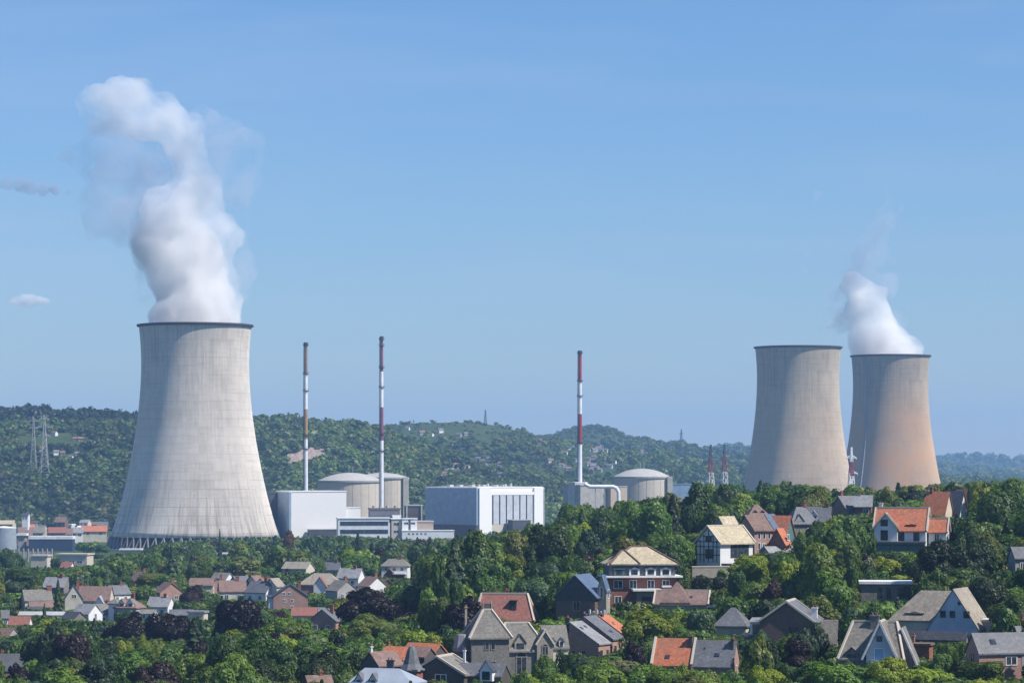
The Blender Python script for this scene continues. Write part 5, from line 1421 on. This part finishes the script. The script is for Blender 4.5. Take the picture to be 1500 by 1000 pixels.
TREES.sort(key=showing, reverse=True)
CAP = {'broadleaf_tree': 285, 'conifer_tree': 40, 'garden_bush': 90, 'copper_tree': 60}
KINDN = {'round': 'broadleaf_tree', 'wide': 'broadleaf_tree', 'tall': 'broadleaf_tree', 'bush': 'garden_bush', 'conifer': 'conifer_tree'}
count = {k: 0 for k in CAP}
single, mass = [], []
for t in TREES:
    nm = KINDN[t[5]]
    if t[6] in ('dark purple', 'purple-brown') and nm != 'garden_bush': nm = 'copper_tree'
    if showing(t) > 0 and count[nm] < CAP[nm] and t[1] < 1700:
        count[nm] += 1; single.append((nm, t))
    elif t[4] > 0: mass.append(t)

NOUN = {'round': 'rounded broadleaf tree', 'wide': 'spreading tree', 'tall': 'narrow upright tree', 'bush': 'low bush', 'conifer': 'pointed conifer'}
PLANTMARKS = [(286, 770, 2040, 'the single cooling tower'), (1169, 705, 2675, 'the left paired tower'), (1304, 708, 2935, 'the right paired tower'), (940, 715, 2350, 'the lone reactor dome'), (700, 775, 2030, 'the pilastered white hall'), (560, 775, 1990, 'the blue-windowed office block')]
used = {}
made = []
rt = random.Random(3)
for nm, (x, y, z, hgt, wid, kind, tint, rank) in single:
    cm, tm = PROTO[kind][rt.randrange(len(PROTO[kind]))]
    o = empty(nm, (x, y, z), rt.random() * 6.28)
    ht = 10.2 if kind == 'conifer' else {'round': 9.4, 'tall': 10.6, 'wide': 8.4, 'bush': 5.6}[kind]
    wt = {'round': 9.6, 'tall': 7.6, 'wide': 11.2, 'bush': 9.6, 'conifer': 6.8}[kind]
    o.scale = (wid / wt, wid / wt, hgt / ht)
    c = bpy.data.objects.new('crown', cm); COL.objects.link(c); c.parent = o
    k = rt.uniform(.72, 1.35)
    j = [rt.uniform(.93, 1.07) for _ in range(3)]
    c.color = tuple(TINT[tint][i] * k * j[i] for i in range(3)) + (1,)
    if kind != 'bush' or hgt > 3:
        tr = bpy.data.objects.new('trunk', tm); COL.objects.link(tr); tr.parent = o
    px, py = to_px(x, y, z + hgt * .6)
    best, bd = None, 1e9
    for (mx, my, mY, ph) in MARKS + PLANTMARKS:
        if not ph: continue
        d = math.hypot(mx - px, (my - py) * 1.3) * (1.0 if mY < 1500 else 1.3)
        if d < bd: best, bd = (mx, my, mY, ph), d
    mx, my, mY, ph = best
    dx = px - mx
    if abs(dx) < 22: rel = 'in front of' if y < mY else 'behind'
    else: rel = 'left of' if dx < 0 else 'right of'
    sz = 'large ' if wid * F / y > 62 else 'small ' if wid * F / y < 26 else ''
    made.append((o, f'{sz}{tint} {NOUN[kind]} {rel} {ph}', px, y, kind))
    cat = {'broadleaf_tree': 'tree', 'copper_tree': 'tree', 'conifer_tree': 'conifer', 'garden_bush': 'bush'}[nm]
    tag(o, None, cat, {'broadleaf_tree': 'broadleaf trees among the houses', 'copper_tree': 'purple-leaved trees', 'conifer_tree': 'conifers among the broadleaf trees', 'garden_bush': 'bushes in the gardens'}[nm])
by = {}
for m_ in made: by.setdefault(m_[1], []).append(m_)
ORD = ['first', 'second', 'third', 'fourth', 'fifth', 'sixth', 'seventh', 'eighth', 'ninth', 'tenth', 'eleventh', 'twelfth']
for lab, ms in by.items():
    if len(ms) == 1: ms[0][0]['label'] = lab; continue
    ms.sort(key=lambda q: q[2])
    for i, q in enumerate(ms):
        e = 'leftmost' if i == 0 else 'rightmost' if i == len(ms) - 1 else ORD[min(i, 11)] + ' from left'
        q[0]['label'] = (f'{lab}, {e}' if len(ms) > 2 else f'{lab}, the {"left" if i == 0 else "right"} one')


def forest(name, items, mat, low):
    co, ti = [], []
    r = np.random.RandomState(8)
    for (x, y, z, hgt, wid, kind, col) in items:
        L = low[kind]
        p = L[r.randint(len(L))]
        a = r.rand() * 6.28
        ca, sa = math.cos(a), math.sin(a)
        ht = {'round': 9.4, 'tall': 10.6, 'wide': 8.4, 'bush': 5.6, 'conifer': 10.2}[kind]
        wt = {'round': 9.6, 'tall': 7.6, 'wide': 11.2, 'bush': 9.6, 'conifer': 6.8}[kind]
        k = wid / wt
        q = np.stack([(p[:, 0] * ca - p[:, 1] * sa) * k + x, (p[:, 0] * sa + p[:, 1] * ca) * k + y, p[:, 2] * hgt / ht + z], -1)
        co.append(q); ti.append(np.repeat([col], len(q), 0))
    co, ti = np.concatenate(co), np.concatenate(ti)
    me = np_mesh(name, co, quads(co), mat, ti)
    o = bpy.data.objects.new(name, me); COL.objects.link(o)
    return tag(o, kind='stuff')


def vary(c, r): return np.array(c) * r.uniform(.78, 1.25) * r.uniform(.93, 1.07, 3)


r0 = np.random.RandomState(4)
o = forest('woodland', [(t[0], t[1], t[2], t[3], t[4], t[5], vary(TINT[t[6]], r0)) for t in mass], M['leaf_mass'], LOW)
tag(o, 'mixed green woodland filling the valley between the town houses and the power station', 'woodland')

# undergrowth that keeps bare ground from showing between the near trees
r0 = np.random.RandomState(14)
it = []
n = 19000
Yu = 420 + 800 * r0.rand(n) ** 1.2; Xu = (r0.rand(n) * 2 - 1) * .25 * Yu; Zu = H(Xu, Yu)
for x, y, z in zip(Xu, Yu, Zu):
    if any((x - a) ** 2 + (y - b) ** 2 < (c * .8) ** 2 for a, b, c in FOOT): continue
    hgt = fits(x, y, z, r0.uniform(1.8, 4.2), 3.0, False)
    if hgt < .5: continue
    it.append((x, y, z - .3, hgt, r0.uniform(3, 6), 'bush', vary(TINT[['mid-green', 'dark green', 'olive green', 'fresh green'][r0.randint(4)]], r0)))
VL = {'bush': [crown(300 + i, 'bush', 90, 1.5) for i in range(3)]}
o = forest('undergrowth', it, M['leaf_mass'], VL)
tag(o, 'low green undergrowth between the trees and garden edges', 'undergrowth')

# hillside forest ----------------------------------------------------
TINY = {'round': [crown(200 + i, 'round', 90, 2.7, .15) for i in range(4)], 'conifer': [crown(210, 'conifer', 60, 1.9, .25)], 'wide': [crown(220 + i, 'wide', 90, 2.8, .15) for i in range(2)]}
SPOTS = []   # hillside houses: column, row wanted, distance guess
_hr = np.random.RandomState(12)
HH = [(_hr.uniform(642, 738), _hr.uniform(673, 702), int(_hr.choice([0, 1, 1, 2]))) for _ in range(20)] + [(_hr.uniform(818, 905), _hr.uniform(653, 692), int(_hr.choice([0, 1, 1, 2]))) for _ in range(14)] + [(38, 656, 0), (60, 659, 0), (82, 667, 1), (92, 668, 0), (104, 669, 1), (114, 666, 2), (126, 666, 0), (80, 635, 1), (110, 643, 3), (118, 645, 3),
      (505, 648, 1), (520, 630, 0), (597, 627, 1), (618, 634, 0), (632, 636, 1), (645, 632, 1), (672, 637, 2), (682, 636, 0), (655, 690, 0), (662, 684, 2), (668, 694, 1), (675, 676, 1), (684, 684, 2), (690, 692, 0), (695, 680, 1), (700, 673, 0), (706, 676, 2), (715, 685, 1), (722, 690, 0), (732, 680, 1), (645, 697, 3), (640, 706, 3),
      (790, 646, 3), (806, 650, 1), (828, 663, 2), (834, 656, 1), (862, 658, 1), (870, 659, 0), (880, 659, 1), (888, 659, 2), (822, 682, 1), (832, 688, 0), (806, 676, 2), (888, 680, 3), (893, 683, 1), (900, 676, 1), (862, 680, 2), (870, 682, 0), (876, 658, 1), (948, 664, 1), (998, 672, 3), (1026, 676, 1), (1048, 676, 0), (1082, 686, 1), (920, 662, 2), (940, 660, 0), (560, 652, 0), (742, 700, 1)]


def ray_ground(px, py, y0=2300, y1=11000):
    ys = np.arange(y0, y1, 12.0)
    xs = wx(px, 1) * ys
    zs = H(xs, ys)
    need = EYE - (py - HOR) * ys / F
    hit = np.nonzero(zs >= need)[0]
    return (xs[hit[0]], ys[hit[0]], zs[hit[0]]) if len(hit) else None


hrs = np.random.RandomState(2)
WALLS = ['grey_render', 'white_render', 'cream_render', 'pink_brick']
ROOFS = ['slate', 'stone_slate', 'pink_tile', 'pink_tile']
NAMEC = {0: 'grey', 1: 'white', 2: 'cream', 3: 'pink-roofed'}
hl = {}
for px, py, c in HH:
    g = ray_ground(px, py + 3)
    if not g: continue
    x, y, z = g
    SPOTS.append((px, py, y)); c = (0 if px > 700 else 1) if c == 3 and hrs.rand() < .45 else c
    k = S(y)
    w = hrs.uniform(5.5, 8.5) * k if y < 4500 else hrs.uniform(4.5, 6.5) * k
    w = min(w, 11.0)
    o = empty('hillside_house', (x, y, z), hrs.uniform(-.7, .7))
    m = MB(); d, hh, rh = w * .7, w * .5, w * .3
    for xx in (-w / 2, w / 2): m.add([(xx, -d / 2, -8), (xx, d / 2, -8), (xx, d / 2, hh), (xx, 0, hh + rh - .03), (xx, -d / 2, hh)], [(0, 1, 2, 3, 4)])
    for yy in (-d / 2, d / 2): m.add([(-w / 2, yy, -8), (w / 2, yy, -8), (w / 2, yy, hh), (-w / 2, yy, hh)], [(0, 1, 2, 3)])
    m.build('wall', M[WALLS[c]], o)
    r = MB(); e = .5; lo = hh - e * rh / (d / 2)
    pf = [(-d / 2 - e, lo), (0, hh + rh), (d / 2 + e, lo), (d / 2 + e, lo + .3), (0, hh + rh + .3), (-d / 2 - e, lo + .3)]
    vs = [(-w / 2 - .4, *q) for q in pf] + [(w / 2 + .4, *q) for q in pf]
    r.add(vs, [(i, (i + 1) % 6, (i + 1) % 6 + 6, i + 6) for i in range(6)] + [(0, 1, 4, 5), (1, 2, 3, 4), (6, 11, 10, 7), (7, 10, 9, 8)])
    r.build('roof', M[ROOFS[hrs.choice([0, 1, 2]) if c != 3 else 3]], o)
    where = ('on the far left hillside beside the tall lattice pylon' if px < 150 else 'on the wooded slope above the twin domes' if px < 640 and py > 640 else 'just below the rounded grassy hilltop' if py < 640 and px < 760 else
             'in the hillside cluster above the pilastered white hall' if px < 770 else 'on the slope around the red and white stack' if px < 915 else 'on the long slope right of the lone reactor dome')
    lab = f'tiny {NAMEC[c]} house {where}'
    hl.setdefault(lab, []).append((px, o))
    tag(o, lab, 'house', 'tiny houses on the far hillsides')
for lab, q in hl.items():
    q.sort(key=lambda t: t[0])
    if len(q) > 1:
        for i, (px, o) in enumerate(q): o['label'] = lab + ', ' + ('leftmost' if i == 0 else 'rightmost' if i == len(q) - 1 else (ORD[i] + ' from left' if i < 12 else f'number {i + 1} from left'))

# wooded slopes: trees spread evenly over what the picture shows of each slope
r0 = np.random.RandomState(6)
it = []
NC = 30000
for i, (D, ft, prof, rg) in enumerate(RIDGES):
    share = (18500, 13000, 6000, 4000, 3400)[i]
    cols = r0.uniform(-190, 1690, share)
    v = r0.rand(share)
    Ys = ft + (D - ft) * (.04 + 1.02 * v)
    Xs = (cols - 750) * Ys / F
    Zs = H(Xs, Ys)
    lim = EYE - (700 - HOR) * Ys / F
    stand = vnoise(Xs / 190, Ys / 260, 71) + .6 * vnoise(Xs / 70, Ys / 90, 72)
    kindn = vnoise(Xs / 260, Ys / 300, 73)
    for px, x, y, z, sv, kv in zip(cols, Xs, Ys, Zs, stand, kindn):
        if sv > .45 and r0.rand() < .4: continue
        w = (r0.uniform(7, 12) if r0.rand() < .6 else r0.uniform(12, 20)) * (1 if D < 5000 else 1.35 if D < 7000 else 1.8 if D < 9000 else 2.3)
        hgt = w * r0.uniform(.6, .85) if D < 5000 else w * .6
        if z < 1.0: continue
        py = HOR + (EYE - z) * F / y
        if i > 0 and py > 735: continue
        if i == 0 and 26 < px < 145 and 622 < py < 657: continue        # field
        grass = i == 1 and 520 < px < 780 and py < 640 - max(0, abs(px - 660) - 60) * .12
        if grass and r0.rand() < .68: continue
        if i == 0 and 418 < px < 484 and -9 < py - (676 - (px - 420) * .28) < 17: continue   # quarry
        skip = False
        for (sx, sy, sY) in SPOTS:
            if abs(px - sx) < 5.5 and -2 < py - sy < 12 and y < sY + 20: skip = True; break
        if skip: continue
        kind = 'conifer' if r0.rand() < (.45 if kv > .3 else .03) and D < 5000 else ('round' if r0.rand() < .65 else 'wide')
        base = [(.030, .058, .020), (.042, .075, .022), (.060, .092, .026), (.072, .090, .034), (.022, .042, .022)][r0.choice(5, p=[.26, .34, .2, .1, .1])]
        base = tuple(q * (1.55 + 1.05 * sv) * f_ for q, f_ in zip(base, (1.1, 1.1, 1.0)))
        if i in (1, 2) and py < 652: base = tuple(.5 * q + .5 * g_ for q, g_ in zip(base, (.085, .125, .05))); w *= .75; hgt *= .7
        if grass: w *= .7; hgt *= .6
        if i == 0 and py < 626 and px < 200: base = (.024, .045, .028)
        it.append((x, y, z - .6, hgt, w if kind != 'conifer' else w * .6, kind, vary(base, r0)))
o = forest('hill_forest', it, M['leaf_mass'], TINY)
tag(o, 'dense green forest covering the hillsides behind the power station', 'forest')

# quarry face on the hillside
def quarry():
    m = MB()
    cols = np.linspace(418, 486, 26)
    rows = 6
    vs = []
    for j in range(rows):
        for i, px in enumerate(cols):
            py = 683 - (px - 420) * .28 - j * 3.0 + r0.uniform(-1, 1)
            if px > 455: py -= 1.5 * (j > 2)
            g = ray_ground(px, py)
            vs.append((g[0], g[1] - 2.5 - r0.uniform(0, 4) * (0 < j < rows - 1), g[2] + .8) if g else (wx(px, 3000), 3000, wz(py, 3000)))
    n = len(cols)
    m.add(vs, [(j * n + i, j * n + i + 1, (j + 1) * n + i + 1, (j + 1) * n + i) for j in range(rows - 1) for i in range(n - 1)])
    o = m.build('quarry_face', M['rock'])
    tag(o, 'pinkish bare quarry rock face exposed on the wooded hillside', 'rock face')


quarry()

# ---------------------------------------------------------------- air, sky, light, camera
t = NT('haze_air')
p = t.n('ShaderNodeVolumePrincipled')
p.inputs['Color'].default_value = (.36, .60, 1.0, 1)
p.inputs['Density'].default_value = 8.0e-5
p.inputs['Anisotropy'].default_value = .1
t.l(p.outputs[0], t.out.inputs['Volume'])
o = MB().box(-5600, 5600, -300, 14000, -14, 352).build('haze', t.m)
tag(o, kind='stuff')

SUN_AZ, SUN_EL = math.radians(68), math.radians(50)
sd = Vector((math.sin(SUN_AZ) * math.cos(SUN_EL), -math.cos(SUN_AZ) * math.cos(SUN_EL), math.sin(SUN_EL)))
L = bpy.data.lights.new('sun', 'SUN'); L.energy = 5.0; L.angle = math.radians(.53); L.color = (1, .94, .85)
lo = bpy.data.objects.new('sun', L); COL.objects.link(lo)
lo.rotation_euler = sd.to_track_quat('Z', 'Y').to_euler()
W = bpy.data.worlds.new('World'); SC.world = W; W.use_nodes = True
nt = W.node_tree; bg = nt.nodes['Background']
sky = nt.nodes.new('ShaderNodeTexSky'); sky.sky_type = 'NISHITA'; sky.sun_disc = False
sky.sun_elevation = SUN_EL
sky.sun_rotation = math.atan2(sd.x, sd.y)
sky.altitude = 120; sky.air_density = 1.3; sky.dust_density = 0; sky.ozone_density = 10.0
gr = nt.nodes.new('ShaderNodeMix'); gr.data_type = 'RGBA'; gr.blend_type = 'MULTIPLY'; gr.inputs[0].default_value = 1; gr.inputs[7].default_value = (.825, .92, 1.085, 1)
nt.links.new(sky.outputs[0], gr.inputs[6]); 
tc = nt.nodes.new('ShaderNodeTexCoord'); mp = nt.nodes.new('ShaderNodeMapping'); mp.inputs['Scale'].default_value = (2.2, 2.2, 13); mp.inputs['Rotation'].default_value = (0, .05, 0)
nz = nt.nodes.new('ShaderNodeTexNoise'); nz.inputs['Scale'].default_value = 2.6; nz.inputs['Detail'].default_value = 5; nz.inputs['Distortion'].default_value = .5
mr = nt.nodes.new('ShaderNodeMapRange'); mr.inputs[1].default_value = .42; mr.inputs[2].default_value = .72; mr.inputs[4].default_value = .22
ci = nt.nodes.new('ShaderNodeMix'); ci.data_type = 'RGBA'; ci.inputs[7].default_value = (4.2, 5.2, 6.8, 1)
nt.links.new(tc.outputs['Generated'], mp.inputs[0]); nt.links.new(mp.outputs[0], nz.inputs['Vector']); nt.links.new(nz.outputs['Fac'], mr.inputs[0]); nt.links.new(mr.outputs[0], ci.inputs[0])
nt.links.new(gr.outputs[2], ci.inputs[6]); nt.links.new(ci.outputs[2], bg.inputs[0]); bg.inputs[1].default_value = .086

cam = bpy.data.cameras.new('camera'); co_ = bpy.data.objects.new('camera', cam); COL.objects.link(co_)
co_.location = (0, 0, EYE); co_.rotation_euler = (math.pi / 2, 0, 0)
cam.sensor_width = 36; cam.lens = 36 * F / 1500
cam.shift_y = (HOR - 500) / 1500
cam.clip_start = 1; cam.clip_end = 40000
SC.camera = co_
SC.view_settings.view_transform = 'Standard'; SC.view_settings.look = 'None'
SC.view_settings.exposure = .42; SC.view_settings.gamma = 1
cy = SC.cycles
cy.volume_bounces = 10; cy.max_bounces = 12; cy.diffuse_bounces = 3; cy.transparent_max_bounces = 16; cy.transmission_bounces = 4
cy.volume_step_rate = 1.0; cy.volume_max_steps = 256
cy.use_denoising = True
